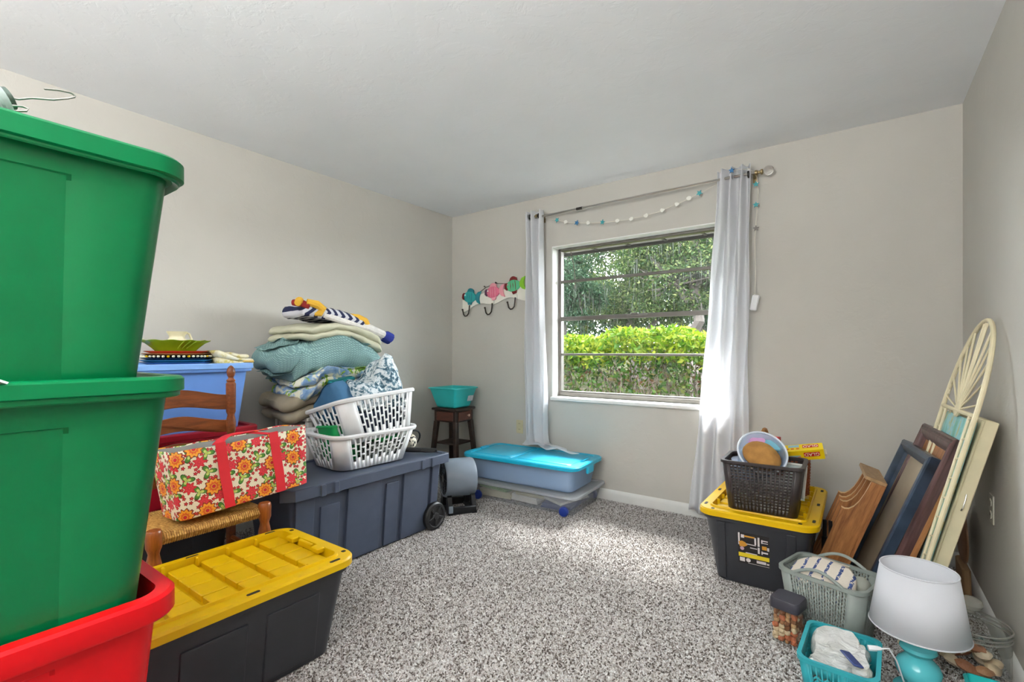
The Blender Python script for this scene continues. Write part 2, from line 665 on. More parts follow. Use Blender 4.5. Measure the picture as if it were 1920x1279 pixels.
# ------------------------------------------------------------------ outside
t = NT('lawn_sand')
v = t.coord()
M_ground = t.done(t.principled(t.ramp(t.noise(v, 1.4, 6), [(0.35, S(26, 32, 16)), (0.5, S(42, 42, 32)), (0.7, S(50, 49, 40))]), 0.95, t.bump(t.noise(v, 40, 3), 0.4, 0.02), Specular_IOR_Level=0.0))
struct(MB().box((-3, 203.6, -0.16), (600, 400, .1)).build('ground', M_ground, smooth=0))
M_soffit = plain('soffit_paint', S(120, 118, 114), 0.7, 0.1, 60, 0.08)
M_rafter = plain('rafter_wood', S(40, 37, 33), 0.7, 0.1, 60, 0.1)
eave = struct(MB().box((-1.4, 3.60 + .23, 2.10), (6.5, .50, .03)).build('roof_eave', M_soffit, smooth=0))
eave['label'] = 'grey soffit of the roof eave outside above the window'
for k in range(15):
    MB().box((-4.2 + k * .32, 3.84, 2.08), (.022, .44, .012)).build('batten', M_rafter, eave, smooth=0)
MB().box((-1.4, 4.06, 2.09), (6.5, .03, .06)).build('fascia', M_rafter, eave, smooth=0)

def leaf_mat(name, stops):
    t = NT(name)
    r = t.n('ShaderNodeNewGeometry').outputs['Random Per Island']
    c = t.ramp(r, [(p_, tuple(x * 0.2 for x in c_[:3]) + (1,)) for p_, c_ in stops])
    d = t.n('ShaderNodeBsdfDiffuse', {'Color': c})
    tl = t.n('ShaderNodeBsdfTranslucent', {'Color': c})
    g = t.n('ShaderNodeBsdfGlossy', {'Color': (1, 1, 1, 1), 'Roughness': 0.45})
    a = t.n('ShaderNodeMixShader', {0: 0.4, 1: d.outputs[0], 2: tl.outputs[0]})
    b = t.n('ShaderNodeMixShader', {0: 0.006, 1: a.outputs[0], 2: g.outputs[0]})
    return t.done(b)

M_hedge = leaf_mat('hedge_leaf', [(0, S(84, 140, 30)), (.35, S(128, 172, 34)), (.7, S(176, 200, 46)), (1, S(206, 216, 80))])
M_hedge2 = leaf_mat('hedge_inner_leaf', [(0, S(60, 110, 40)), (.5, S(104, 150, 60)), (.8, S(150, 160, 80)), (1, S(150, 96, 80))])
M_oak = leaf_mat('oak_leaf', [(0, S(58, 92, 52)), (.4, S(92, 126, 72)), (.75, S(132, 156, 92)), (1, S(190, 200, 130))])
M_dark = leaf_mat('dark_leaf', [(0, S(48, 88, 66)), (.5, S(84, 124, 90)), (1, S(130, 160, 124))])
M_moss = leaf_mat('grey_moss', [(0, S(88, 98, 86)), (.5, S(110, 120, 106)), (1, S(140, 148, 134))])
M_bark = plain('bark', S(62, 56, 52), 0.9, 0.6, 30, 0.25, 6)
M_twig = plain('twig', S(66, 56, 48), 0.9, 0.3, 60, 0.25, 6)

def leaf_quads(cent, size, flat=0.0):
    """leaf shaped quads at given centres"""
    n = len(cent)
    d = rng.normal(0, 1, (n, 3))
    d /= np.linalg.norm(d, axis=1, keepdims=True)
    e = rng.normal(0, 1, (n, 3))
    e -= d * (e * d).sum(1, keepdims=True)
    e /= np.linalg.norm(e, axis=1, keepdims=True)
    s = size * rng.uniform(.6, 1.3, (n, 1))
    q = np.zeros((n, 4, 3))
    q[:, 0] = cent - d * s
    q[:, 1] = cent + e * s * .45 - d * s * .1
    q[:, 2] = cent + d * s
    q[:, 3] = cent - e * s * .45 - d * s * .1
    return q

def branch_path(p0, p1, n=7, wob=.08):
    p0, p1 = Vector(p0), Vector(p1)
    L = (p1 - p0).length
    out = []
    for i in range(n):
        k = i / (n - 1)
        p = p0.lerp(p1, k)
        j = wob * L * math.sin(k * PI)
        out.append(p + Vector((random.uniform(-j, j), random.uniform(-j, j), random.uniform(-j, j) * .5)))
    return out

# clipped hedge
hedge = thing('hedge', 'clipped hedge with bright yellow green top and bare lower stems outside window', 'hedge', (-2.6, 5.9, -.11))
HL = 7.0
n = 15000
c = np.stack([rng.uniform(-HL / 2, HL / 2, n), rng.uniform(-.45, .45, n), 1.08 + rng.beta(1.6, 1.1, n) * .42], 1)
c[:, 2] += .05 * np.sin(c[:, 0] * 3.1) + .035 * np.sin(c[:, 0] * 9)
link_mesh('foliage', fast_mesh('foliage', leaf_quads(c, .042), 4), M_hedge, hedge, kind='stuff')
n = 7000
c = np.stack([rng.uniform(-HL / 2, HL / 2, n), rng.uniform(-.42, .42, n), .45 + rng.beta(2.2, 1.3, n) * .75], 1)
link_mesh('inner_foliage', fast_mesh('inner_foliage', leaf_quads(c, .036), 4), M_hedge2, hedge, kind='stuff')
m = MB()
for i in range(110):
    x = random.uniform(-HL / 2, HL / 2)
    y = random.uniform(-.3, .3)
    top = (x + random.uniform(-.3, .3), y + random.uniform(-.2, .2), random.uniform(.9, 1.4))
    pth = branch_path((x, y, 0), top, 6, .09)
    m.tube(pth, [.013, .012, .010, .008, .006, .004], 5)
    for j in range(2):
        q = pth[random.choice((2, 3))]
        m.tube(branch_path(q, q + Vector((random.uniform(-.28, .28), random.uniform(-.2, .2), random.uniform(.25, .5))), 4, .08), [.007, .006, .004, .003], 4)
m.build('stems', M_twig, hedge, kind='stuff')

def tree(name, label, base, trunk, crowns, leaf, nleaf, lsize, moss=0, group=None, r0=.14):
    o = thing(name, label, 'tree', base, group=group)
    m = MB()
    for tr_ in trunk:
        pts = branch_path(tr_[0], tr_[1], 9, tr_[3] if len(tr_) > 3 else .04)
        m.tube(pts, [tr_[2] * (1 - .055 * i) for i in range(9)], 9)
    m.build('trunk', M_bark, o)
    m = MB()
    cs = []
    for cc, rr in crowns:
        k = int(nleaf / len(crowns))
        # clusters along twigs
        ncl = 46
        dirs = rng.normal(0, 1, (ncl, 3))
        dirs /= np.linalg.norm(dirs, axis=1, keepdims=True)
        cen = np.array(cc) + dirs * np.array(rr) * (rng.uniform(.25, 1, (ncl, 1)) ** .6)
        for q in cen[:16]:
            m.tube(branch_path(cc, q, 5, .08), [.03, .024, .018, .012, .006], 5)
        idx = rng.integers(0, ncl, k)
        cs.append(cen[idx] + rng.normal(0, 1, (k, 3)) * np.array(rr) * .13)
    m.build('branches', M_bark, o)
    cs = np.concatenate(cs)
    link_mesh('crown', fast_mesh('crown', leaf_quads(cs, lsize), 4), leaf, o, kind='stuff')
    if moss:
        k = moss
        pick = cs[rng.integers(0, len(cs), k)]
        L = rng.uniform(.15, .6, (k, 1))
        q = np.zeros((k, 3, 3))
        w = rng.uniform(.006, .02, (k, 1))
        a = rng.uniform(0, PI, (k, 1))
        sx = np.concatenate([np.cos(a) * w, np.sin(a) * w, np.zeros((k, 1))], 1)
        q[:, 0] = pick - sx
        q[:, 1] = pick + sx
        q[:, 2] = pick - np.concatenate([rng.normal(0, .03, (k, 2)), L], 1)
        link_mesh('moss', fast_mesh('moss', q, 3), M_moss, o, kind='stuff')
    return o

g = 'trees beyond the hedge'
tree('oak_tree', 'oak with pale moss and a leaning grey trunk at right of window', (-3.3, 12.5, -.11),
     [((0, 0, 0), (-.05, 0, 4.2), .17, .05), ((-.05, 0, 2.4), (-1.9, -.4, 4.6), .09), ((0, 0, 2.9), (1.5, .3, 4.6), .08), ((-.05, 0, 3.0), (-1.0, .6, 5.2), .07)],
     [((-1.2, 0, 4.5), (1.5, 1.1, 1.2)), ((.7, .2, 4.0), (1.5, 1.1, 1.3)), ((-.5, -.3, 3.0), (1.7, .9, .85))], M_oak, 26000, .045, 1500, g)
tree('oak_tree', 'broad grey trunked tree with bluish green crown at left of window', (-7.7, 12.0, -.11),
     [((0, 0, 0), (.02, 0, 5.5), .18, .02), ((0, 0, 3.2), (1.5, .2, 5.0), .08)],
     [((-.9, 0, 4.3), (1.3, 1.1, 1.5)), ((.9, -.2, 4.5), (1.4, 1.1, 1.3)), ((-.7, .3, 2.7), (1.2, .9, .9)), ((1.2, .2, 2.9), (1.0, .8, .8))], M_dark, 28000, .045, 1600, g)
tree('oak_tree', 'twin stemmed dark tree behind the middle of the hedge', (-6.0, 15.6, -.11),
     [((0, 0, 0), (-.5, 0, 5.5), .14, .05), ((.15, 0, 0), (.9, .2, 5.2), .13, .05)],
     [((-.7, 0, 4.8), (1.8, 1.1, 1.6)), ((1.2, 0, 4.8), (1.8, 1.1, 1.5)), ((.2, -.2, 3.0), (2.2, 1, .95))], M_oak, 28000, .052, 1400, g)
tree('oak_tree', 'slender tree with two thin trunks behind the hedge at right', (-3.6, 18.3, -.11),
     [((0, 0, 0), (.1, 0, 5.5), .12, .02), ((-1.0, 0, 0), (-1.2, .2, 5.5), .12, .02)],
     [((-1.2, 0, 5.2), (1.9, 1.2, 2.1)), ((1.0, 0, 5.0), (1.9, 1.2, 2.0)), ((0, 0, 3.1), (2.6, .9, .9))], M_dark, 24000, .06, 800, g)
tree('oak_tree', 'tall mossy tree standing farther back at left of window', (-11.6, 17.6, -.11),
     [((0, 0, 0), (.1, 0, 6), .2, .02), ((1.4, 0, 0), (1.7, .2, 6), .15, .02)],
     [((-.6, 0, 5.2), (2.2, 1.3, 2.0)), ((1.6, 0, 5.0), (2.2, 1.3, 2.0)), ((.4, 0, 3.2), (2.6, 1.1, 1.0))], M_oak, 26000, .06, 1500, g)
tree('oak_tree', 'low bright tree between trunks behind the hedge', (-8.4, 21.0, -.11),
     [((0, 0, 0), (.2, 0, 6), .15, .03)],
     [((-1.6, 0, 5.6), (2.6, 1.2, 2.4)), ((1.8, 0, 5.4), (2.6, 1.2, 2.4)), ((0, 0, 3.0), (3.4, .8, 1.0))], M_oak, 24000, .065, 800, g)
for bx, by, br, bh in ((-19.5, 25.5, 3.2, 3.3), (-14.0, 26.5, 3.0, 3.1), (-8.6, 26.0, 3.0, 3.4), (-3.4, 26.5, 3.0, 3.2), (2.0, 26.0, 3.0, 3.0)):
    k_ = {-19.5: 'leftmost', -14.0: 'second from left', -8.6: 'middle', -3.4: 'second from right', 2.0: 'rightmost'}[bx]
    o = thing('distant_bush', 'tall distant bush closing the view, ' + k_ + ' of the row', 'bush', (bx, by, -.11), group='distant bushes behind the trees')
    n = 9000
    dv = rng.normal(0, 1, (n, 3))
    dv /= np.linalg.norm(dv, axis=1, keepdims=True)
    c = np.array((0, 0, bh)) + dv * np.array((br, 1.3, bh)) * rng.uniform(.5, 1, (n, 1)) ** .5
    link_mesh('foliage', fast_mesh('foliage', leaf_quads(c, .15), 4), M_dark, o, kind='stuff')
    MB().tube(branch_path((0, 0, 0), (0, 0, bh), 6, .05), .12, 8).build('trunk', M_bark, o)
# near sprig hanging at the window's upper left
sprig = thing('leaf_sprig', 'dark green leaf sprig hanging outside at upper left of window', 'plant', (-2.20, 3.98, 2.09))
m = MB()
pth = [(0, 0, 0), (.03, 0, -.12), (.05, .0, -.25), (.05, 0, -.36)]
m.tube(pth, .004, 5)
m.build('stem', M_twig, sprig)
M_sprig = plain('sprig_leaf', S(22, 48, 26), 0.5, 0, 50, .15)
lm = None
for (x, z, a) in ((.07, -.10, -.4), (.10, -.13, .2), (.02, -.2, 2.6), (.10, -.25, -.2), (.08, -.30, -.7), (.03, -.33, 2.9), (.06, -.37, -1.3)):
    poly = [(0, 0), (.025, .014), (.05, .012), (.075, 0), (.05, -.012), (.025, -.014)]
    Mx = Matrix.Translation((x - .03, 0, z)) @ Matrix.Rotation(-a, 4, 'Y') @ Matrix.Rotation(PI / 2, 4, 'X')
    MB().prism(poly, .002, Mx).build('leaf', M_sprig, sprig)

# ------------------------------------------------------------------ curtain rod, curtains, garland
M_steel = plain('brushed_steel', S(186, 182, 176), 0.3, 0, 50, .05, metallic=1.0)
M_rodd = plain('dark_rod_metal', S(92, 88, 84), 0.35, 0, 50, .05, metallic=.9)
M_brass = plain('antique_brass', S(150, 132, 98), 0.35, 0, 50, .08, metallic=.9)
t = NT('clear_acrylic')
M_acryl = t.done(t.principled((1, 1, 1, 1), 0.05, None, Transmission_Weight=1.0, IOR=1.45))
RY, RZ = 3.335, 2.262
rod = thing('curtain_rod', 'slim metal curtain rod with round clear finials above the window', 'curtain rod', (-1.34, RY, RZ))
MB().tube([(-.84, 0, -.01), (.1, 0, -.002), (.86, 0, .004)], .0085, 10).build('rod', M_steel, rod)
MB().tube([(-.45, 0, -.006), (-.40, 0, -.006)], .011, 10).build('joint', M_rodd, rod)
for s in (-1, 1):
    m = MB()
    m.M = Matrix.Translation((s * .83, 0, 0)) @ Matrix.Rotation(s * PI / 2, 4, 'Y')
    m.lathe([(.006, -.02), (.016, -.018), (.016, -.004), (.010, 0), (.010, .012), (.017, .016), (.017, .024), (.009, .03)], 14)
    m.build('finial_collar', M_brass, rod)
    MB().ball((s * .888, 0, .002), .029, 20, 14).build('finial_ball', M_acryl, rod)
    m = MB()
    m.tube([(s * .80, 0, 0), (s * .80, .05, -.005), (s * .80, .083, -.01)], .006, 8)
    m.box((s * .80, .082, -.01), (.025, .006, .06))
    m.build('bracket', M_brass, rod)

t = NT('sheer_white_cotton')
v = t.coord()
w = t.noise(v, 220, 2)
wc = t.ramp(w, [(0.3, S(240, 241, 244)), (0.7, S(250, 250, 252))])
d = t.principled(wc, 0.85, t.bump(w, 0.12, 0.001))
tl = t.n('ShaderNodeBsdfTranslucent', {'Color': S(248, 248, 250)})
M_curt = t.done(t.n('ShaderNodeMixShader', {0: 0.5, 1: d.outputs[0], 2: tl.outputs[0]}))

def curtain(name, label, fn, nu, nv, parent_loc):
    o = thing(name, label, 'curtain', parent_loc)
    verts, faces = [], []
    for j in range(nv + 1):
        for i in range(nu + 1):
            p = fn(i / nu, j / nv)
            verts.append((p[0] - parent_loc[0], p[1] - parent_loc[1], p[2] - parent_loc[2]))
    for j in range(nv):
        for i in range(nu):
            a = j * (nu + 1) + i
            faces.append((a, a + 1, a + nu + 2, a + nu + 1))
    m = MB()
    m.add(verts, faces)
    m.build('cloth', M_curt, o, smooth=180, solid=.0025)
    return o

def lerp(a, b, k):
    return a + (b - a) * k

def sm(k):
    k = max(0, min(1, k))
    return k * k * (3 - 2 * k)

ZT = 2.305
def left_curt(u, w):
    zend = .375
    z = lerp(ZT, zend, min(w / .86, 1))
    k = min(w / .86, 1)
    x0 = lerp(-2.29, -2.285, k)
    x1 = lerp(-2.105, -2.065, sm(k))
    x = lerp(x0, x1, u)
    y = RY + .034 * math.sin(u * 2 * PI * 3.0 + .6) * (1 - .3 * k) + .008 * math.sin(u * 31 + k * 9)
    x += .006 * math.sin(k * 7 + u * 9)
    if w > .80:   # the foot sweeps right and out over the lid
        e = (w - .80) / .20
        x += .03 * e + u * .34 * e * e
        y -= .10 * e * e + .05 * u * e
        z = max(z, .375 + .012 * (1 + math.sin(u * 14 + e * 3)) * e) - 0
        if w > .86:
            z = .372 + .016 * (1 + math.sin(u * 14 + e * 4)) * .8
    return (x, y, z)
cl_ = curtain('curtain', 'narrow white curtain at left of window, its foot lying on turquoise lid', left_curt, 60, 60, (-2.2, RY, 0))

def right_curt(u, w):
    z = lerp(ZT + .02, .07, w)
    x0 = lerp(-.755, -.93, w ** 1.25)
    x1 = lerp(-.555, -.565, w) + (.05 * sm((w - .75) / .25))
    x = lerp(x0, x1, u)
    y = RY + (.030 + .006 * w) * math.sin(u * 2 * PI * 3.5 + .5 + .4 * math.sin(w * 3)) + .006 * math.sin(u * 37 + w * 11) - .02 * w
    x += .004 * math.sin(w * 18 + u * 20)
    return (x, y, z)
cr_ = curtain('curtain', 'wide white curtain at right of window, hanging behind the tote with black basket', right_curt, 80, 60, (-.7, RY, 0))
M_grom = plain('dark_grommet', S(40, 38, 38), .35, 0, 50, .05, metallic=.6)
for par, x, lx in ((cl_, -2.135, -2.2), (cr_, -.565, -.7), (cl_, -2.22, -2.2), (cr_, -.66, -.7)):
    m = MB()
    m.M = Matrix.Translation((x - lx, -.004, RZ - .002)) @ Matrix.Rotation(PI / 2, 4, 'Y')
    m.lathe([(.012, -.004), (.022, -.004), (.022, .004), (.012, .004), (.012, -.004)], 16, cap=False)
    m.build('grommet', M_grom, par)

gar = thing('garland', 'seaside string garland of white shells and turquoise stars under the rod', 'garland', (-1.3, 3.36, 2.1))
M_string = plain('cream_string', S(222, 216, 200), .8)
M_shell = plain('white_shell', S(238, 236, 228), .5)
M_teal = plain('turquoise_charm', S(64, 168, 176), .45)
M_navy = plain('blue_charm', S(40, 110, 160), .45)
gp = [(-2.10, 2.245), (-2.0, 2.21), (-1.86, 2.165), (-1.72, 2.141), (-1.55, 2.120), (-1.40, 2.113), (-1.286, 2.116), (-1.15, 2.13), (-.982, 2.172), (-.876, 2.207), (-.757, 2.247)]
MB().tube([(x + 1.3, 0, z - 2.1) for x, z in gp], .0018, 5).build('string', M_string, gar)
def star(r, n=5):
    return [((r if i % 2 == 0 else r * .45) * math.cos(PI * i / n + PI / 2), (r if i % 2 == 0 else r * .45) * math.sin(PI * i / n + PI / 2)) for i in range(2 * n)]
shell_poly = [(0, -.02), (.012, -.012), (.02, .004), (.014, .016), (0, .02), (-.014, .016), (-.02, .004), (-.012, -.012)]
for x, z, kind in ((-1.98, 2.206, 't'), (-1.90, 2.176, 's'), (-1.80, 2.155, 'd'), (-1.70, 2.137, 's'), (-1.58, 2.125, 't'), (-1.46, 2.114, 's'), (-1.35, 2.112, 's'),
                   (-1.24, 2.118, 's'), (-1.12, 2.136, 's'), (-1.02, 2.160, 's'), (-.94, 2.186, 's'), (-.87, 2.208, 't')):
    Mx = Matrix.Translation((x + 1.3, -.004, z - 2.1)) @ Matrix.Rotation(PI / 2, 4, 'X') @ Matrix.Rotation(random.uniform(-.6, .6), 4, 'Z')
    if kind == 's':
        MB().prism([(a * .85, b * random.uniform(.5, .9)) for a, b in shell_poly], .006, Mx).build('shell', M_shell, gar)
    else:
        MB().prism(star(.022), .006, Mx).build('star', M_teal if kind == 't' else M_navy, gar)
gar2 = thing('garland_end', 'loose garland end with stars hanging along the right curtain edge', 'garland', (-.535, 3.37, 1.45))
MB().tube([(-.11, -.075, .845), (-.02, -.05, .84), (.012, 0, .80), (.02, 0, .7), (.01, 0, .55), (0, 0, .4), (.004, 0, .2), (0, 0, .03)], .0018, 5).build('string', M_string, gar2)
for z, mt in ((.62, M_teal), (.47, M_rodd), (.75, M_teal)):
    MB().prism(star(.02), .006, Matrix.Translation((.008, -.006, z)) @ Matrix.Rotation(PI / 2, 4, 'X')).build('star', mt, gar2)
MB().prism(star(.02), .006, Matrix.Translation((-.12, -.082, .842)) @ Matrix.Rotation(PI / 2, 4, 'X')).build('star', M_navy, gar2)
m = MB(Matrix.Rotation(.2, 4, 'Y'))
m.bbox((0, 0, 0), (.04, .03, .10), .006)
m.build('battery_box', M_white_plastic, gar2)

# ------------------------------------------------------------------ hook rack with fish
rack = thing('hook_rack', 'white wooden hook rack with teal, pink and green painted fish', 'hook rack', (-2.67, 3.418, 1.63))
M_rack = plain('distressed_white_paint', S(238, 235, 224), .7, .2, 60, .06)
top, bot = [], []
K = 24
for i in range(K + 1):
    x = -.37 + .74 * i / K
    k = (x / .37)
    zc = .035 * (x / .37) + .012 * math.cos(k * PI * 1.0)
    top.append((x, zc + .055 + .008 * math.cos(k * 9)))
    bot.append((x, zc - .052 - .022 * math.cos(k * 2 * PI)))
MB().prism(top + bot[::-1], .016, Matrix.Translation((0, -.009, 0)) @ Matrix.Rotation(PI / 2, 4, 'X')).build('board', M_rack, rack)
M_iron = plain('dark_iron', S(58, 50, 44), .5, .1, 90, .1, metallic=.6)
hook_pts = [(0, -.012, 0), (0, -.022, -.012), (0, -.026, -.05), (-.004, -.03, -.085), (-.02, -.034, -.105), (-.042, -.036, -.108), (-.06, -.036, -.092), (-.068, -.036, -.062), (-.072, -.036, -.048)]
for hx, hz in ((-.275, -.05), (-.005, -.047), (.25, -.012)):
    m = MB(Matrix.Translation((hx, -.006, hz)))
    m.tube(hook_pts, .006, 8)
    m.ball((-.073, -.036, -.046), .009, 8, 6)
    m.build('hook', M_iron, rack)
    MB().bbox((hx, -.022, hz + .004), (.034, .014, .03), .004).build('hook_plate', M_rack, rack)
MB().tube([(-.16, -.006, .065), (-.09, -.006, .10), (.02, -.006, .125), (.12, -.006, .115), (.2, -.006, .08)], .0022, 5).build('hanging_wire', M_iron, rack)
for x, z in ((-.10, .105), (.03, .13)):
    m = MB(Matrix.Translation((x, -.002, z)) @ Matrix.Rotation(PI / 2, 4, 'X'))
    m.lathe([(.003, 0), (.003, .018), (.007, .019), (.007, .022)], 8)
    m.build('nail', M_iron, rack)
def fish(cx, cz, c_body, c_fin, c_face, rot, tailc=None):
    Mt = Matrix.Translation((cx, -.026, cz)) @ Matrix.Rotation(PI / 2, 4, 'X') @ Matrix.Rotation(rot, 4, 'Z')
    body = [(.075 * math.cos(a) * (1.0 if math.cos(a) < 0 else 1.05), .052 * math.sin(a)) for a in [2 * PI * i / 22 for i in range(22)]]
    m = MB(Mt)
    loops = []
    for s, z in ((.86, -.012), (1, -.004), (.96, .006), (.7, .013), (.3, .017)):
        loops.append([(x * s, y * s, z) for x, y in body])
    m.loft(loops, True, True)
    b = m.build('fish_body', c_body, rack)
    MB(Mt).prism([(.06, 0), (.10, .05), (.135, .06), (.12, .02), (.118, 0), (.12, -.02), (.135, -.058), (.10, -.045)], .012).build('tail_fin', tailc or c_fin, rack)
    MB(Mt).prism([(-.035, .045), (-.02, .072), (.0, .082), (.02, .08), (.045, .066), (.05, .035), (0, .04)], .010).build('top_fin', c_fin, rack)
    MB(Mt).prism([(-.02, -.042), (-.005, -.075), (.03, -.07), (.04, -.04), (0, -.035)], .010).build('belly_fin', c_fin, rack)
    MB(Mt).prism([(-.084, .02), (-.07, .034), (-.05, .03), (-.052, 0), (-.055, -.028), (-.07, -.03), (-.086, -.014)], .02).build('face', c_face, rack)
    mm = MB(Mt)
    mm.ball((-.045, .014, .014), .008, 8, 6)
    mm.build('eye', M_shell, rack)
    for k in range(3):
        MB(Mt).tube([(-.02 + k * .026, .04, .009), (-.012 + k * .026, 0, .019), (-.02 + k * .026, -.04, .009)], .003, 5).build('stripe', c_fin, rack)
fm = {n: plain('fish_' + n, S(*c), .45) for n, c in {'teal': (40, 165, 165), 'teald': (30, 130, 140), 'pink': (226, 116, 142), 'pinkl': (238, 160, 172), 'lime': (140, 205, 50), 'mint': (90, 190, 140), 'maroon': (120, 26, 28), 'plum': (90, 50, 80)}.items()}
fish(-.275, .02, fm['teal'], fm['teald'], fm['maroon'], -.12)
fish(.0, .045, fm['pink'], fm['pinkl'], fm['plum'], .05)
fish(.225, .085, fm['mint'], fm['maroon'], fm['maroon'], .1, fm['lime'])

def outlet(label, M, mat):
    o = thing('power_outlet', label, 'outlet', M=M)
    MB().bbox((0, 0, .003), (.07, .115, .006), .002).build('cover_plate', mat, o)
    for s in (-1, 1):
        q = MB(Matrix.Translation((0, s * .025, .006))).lathe([(.016, 0), (.016, .002)], 14).build('socket', mat, o)
        for dx in (-.006, .006):
            MB().box((dx, s * .025 + .003, .0085), (.0022, .009, .001)).build('slot', M_iron, q, smooth=0)
    return o
M_ivory = plain('ivory_plastic', S(206, 196, 158), .4)
M_wht = plain('painted_outlet', S(206, 200, 188), .4)
outlet('ivory double power outlet on the wall beside left curtain', Matrix.Translation((-2.39, YB - .001, .487)) @ Matrix.Rotation(PI / 2, 4, 'X'), M_ivory)
outlet('beige power outlet on right wall beside leaning frames', Matrix.Translation((XR - .001, 2.72, .50)) @ Matrix.Rotation(-PI / 2, 4, 'Z') @ Matrix.Rotation(PI / 2, 4, 'X'), M_wht)

# unseen floor lamp added behind the camera to hold the fill light
fl_ = thing('added_floor_lamp', 'added white torchiere lamp for unseen fill light near the rear wall', 'lamp', (-.62, -1.25, 0))
MB().lathe([(.13, 0), (.135, .01), (.12, .022), (.02, .03)], 28).build('base', M_white_plastic, fl_)
MB().tube([(0, 0, .02), (0, 0, 1.49)], .012, 10).build('pole', M_white_plastic, fl_)
MB().lathe([(.02, 1.48), (.06, 1.485), (.14, 1.54), (.175, 1.645), (.172, 1.645), (.135, 1.545), (.05, 1.492), (.002, 1.49)], 32).build('bowl_shade', M_white_plastic, fl_)
# ------------------------------------------------------------------ storage totes on the left
M_green = plain('green_tote_plastic', S(0, 106, 58), .30, .05, 260, .05, Specular_IOR_Level=.32)
M_greenlid = plain('green_lid_plastic', S(0, 116, 66), .34, .05, 260, .05, Specular_IOR_Level=.28)
M_red = plain('red_tote_plastic', S(214, 8, 20), .36, .05, 260, .05, Specular_IOR_Level=.25)
M_dred = plain('dark_red_tote_plastic', S(168, 14, 36), .4, .05, 260, .05)
M_blue = plain('blue_tote_plastic', S(104, 148, 218), .4, .05, 260, .04)
M_black = plain('black_tote_plastic', S(50, 51, 56), .42, .08, 300, .08)
M_grey = plain('slate_tote_plastic', S(72, 80, 98), .42, .08, 300, .08)
M_yellow = plain('yellow_lid_plastic', S(222, 178, 4), .36, .06, 300, .04, Specular_IOR_Level=.3)
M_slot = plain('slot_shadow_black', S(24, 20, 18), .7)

def face_panel(par, mat, H, W, D, taper, y0, y1, z0, z1, t, name='panel', side='x+'):
    """raised strip on the +x face of a tapered tub: follows the wall slope"""
    def fx(z):
        return W / 2 - taper * (1 - z / H)
    m = MB()
    vs_ = []
    for dz in (z0, z1):
        for dx in (-.004, t):
            for y in (y0, y1):
                vs_.append((fx(dz) + dx, y, dz))
    m.add(vs_, [(0, 1, 3, 2), (4, 6, 7, 5), (0, 4, 5, 1), (2, 3, 7, 6), (0, 2, 6, 4), (1, 5, 7, 3)])
    return m.build(name, mat, par, smooth=0, bevel=.004)

def storage_tote(label, loc, W, D, H, taper, mat, lid=None, lidmat=None, rim=.026, rim_h=.04, group=None, panels=True, r=.05):
    """W along x, D along y"""
    o = thing('storage_tote', label, 'storage tote', loc, group=group)
    tub(W, D, H, taper, r, .004, rim, rim_h, 8, recess=(-D * .36, D * .205, D * .06, .020, H * .87) if panels else None).build('body', mat, o)
    if lid:
        ringlid(W + 2 * rim + .012, D + 2 * rim + .012, lid, r + rim, H - lid * .55, 8, .012, .035).build('lid', lidmat or mat, o)
    return o

# near stack
red = storage_tote('big red plastic tote at the bottom of the near left stack', (-1.43, .105, 0), .40, .60, .615, .05, M_red, rim=.03, rim_h=.05)
gl_ = storage_tote('lower green tote with its lid on, nested in the red tote', (-1.41, .122, .49), .415, .585, .58, .055, M_green, lid=.034, lidmat=M_greenlid, rim=.022, rim_h=.03)
gu_ = storage_tote('uppermost green tote of the near left stack, at eye level', (-1.405, .128, 1.068), .425, .565, .463, .045, M_green, lid=.042, lidmat=M_greenlid, rim=.022, rim_h=.03)
st = MB(Matrix.Translation((.2125 - .0188 - .0175, -.010, .27)) @ Matrix.Rotation(math.atan2(.045, .463), 4, 'Y')).box((0, 0, 0), (.002, .10, .125)).build('sticker', plain('pale_label_paper', S(226, 214, 208), .5), gu_, smooth=0, label='pale paper sticker')
MB().tube([(.225, -.03, .59), (.24, -.01, .60), (.24, .02, .60), (.225, .04, .59)], .004, 6).build('latch_wire', M_steel, gl_)

# glass fly lantern with wire hooks lying on the top lid
t = NT('frosted_glass')
M_frost = t.done(t.principled(S(214, 226, 222), .25, None, Transmission_Weight=.55, IOR=1.4))
lan = thing('glass_lantern', 'small frosted glass lantern with wire hooks on the topmost green tote', 'lantern', (-1.43, .17, 1.534))
ML_ = Matrix.Translation((.0, -.055, .085)) @ Matrix.Rotation(math.radians(-60), 4, 'X')
MB(ML_).lathe([(.02, -.07), (.052, -.066), (.066, -.03), (.062, .02), (.044, .045), (.032, .055), (.03, .066), (.034, .07), (.034, .08)], 24).build('glass_body', M_frost, lan)
MB(ML_).lathe([(.012, .079), (.022, .081), (.022, .092), (.01, .096)], 14).build('cap', plain('lantern_cap', S(96, 110, 100), .4, metallic=.5), lan)
MB().tube([(0, .022, .132), (0, .037, .134), (0, .057, .145), (0, .091, .156), (0, .115, .169), (0, .126, .177), (0, .127, .18), (0, .12, .184), (0, .10, .181), (0, .076, .173)], .0022, 7).build('wire_hook', M_steel, lan)
MB().tube([(.02, .02, .108), (.02, .04, .114), (.02, .049, .113), (.02, .046, .107), (.02, .03, .10)], .0022, 7).build('wire_hook', M_steel, lan)
MB().tube([(.0, -.075, .035), (.03, -.05, .012), (.03, .0, .006), (.0, .03, .006), (-.03, .0, .006), (-.03, -.05, .012), (0, -.075, .035)], .004, 7).build('wire_foot', M_steel, lan)

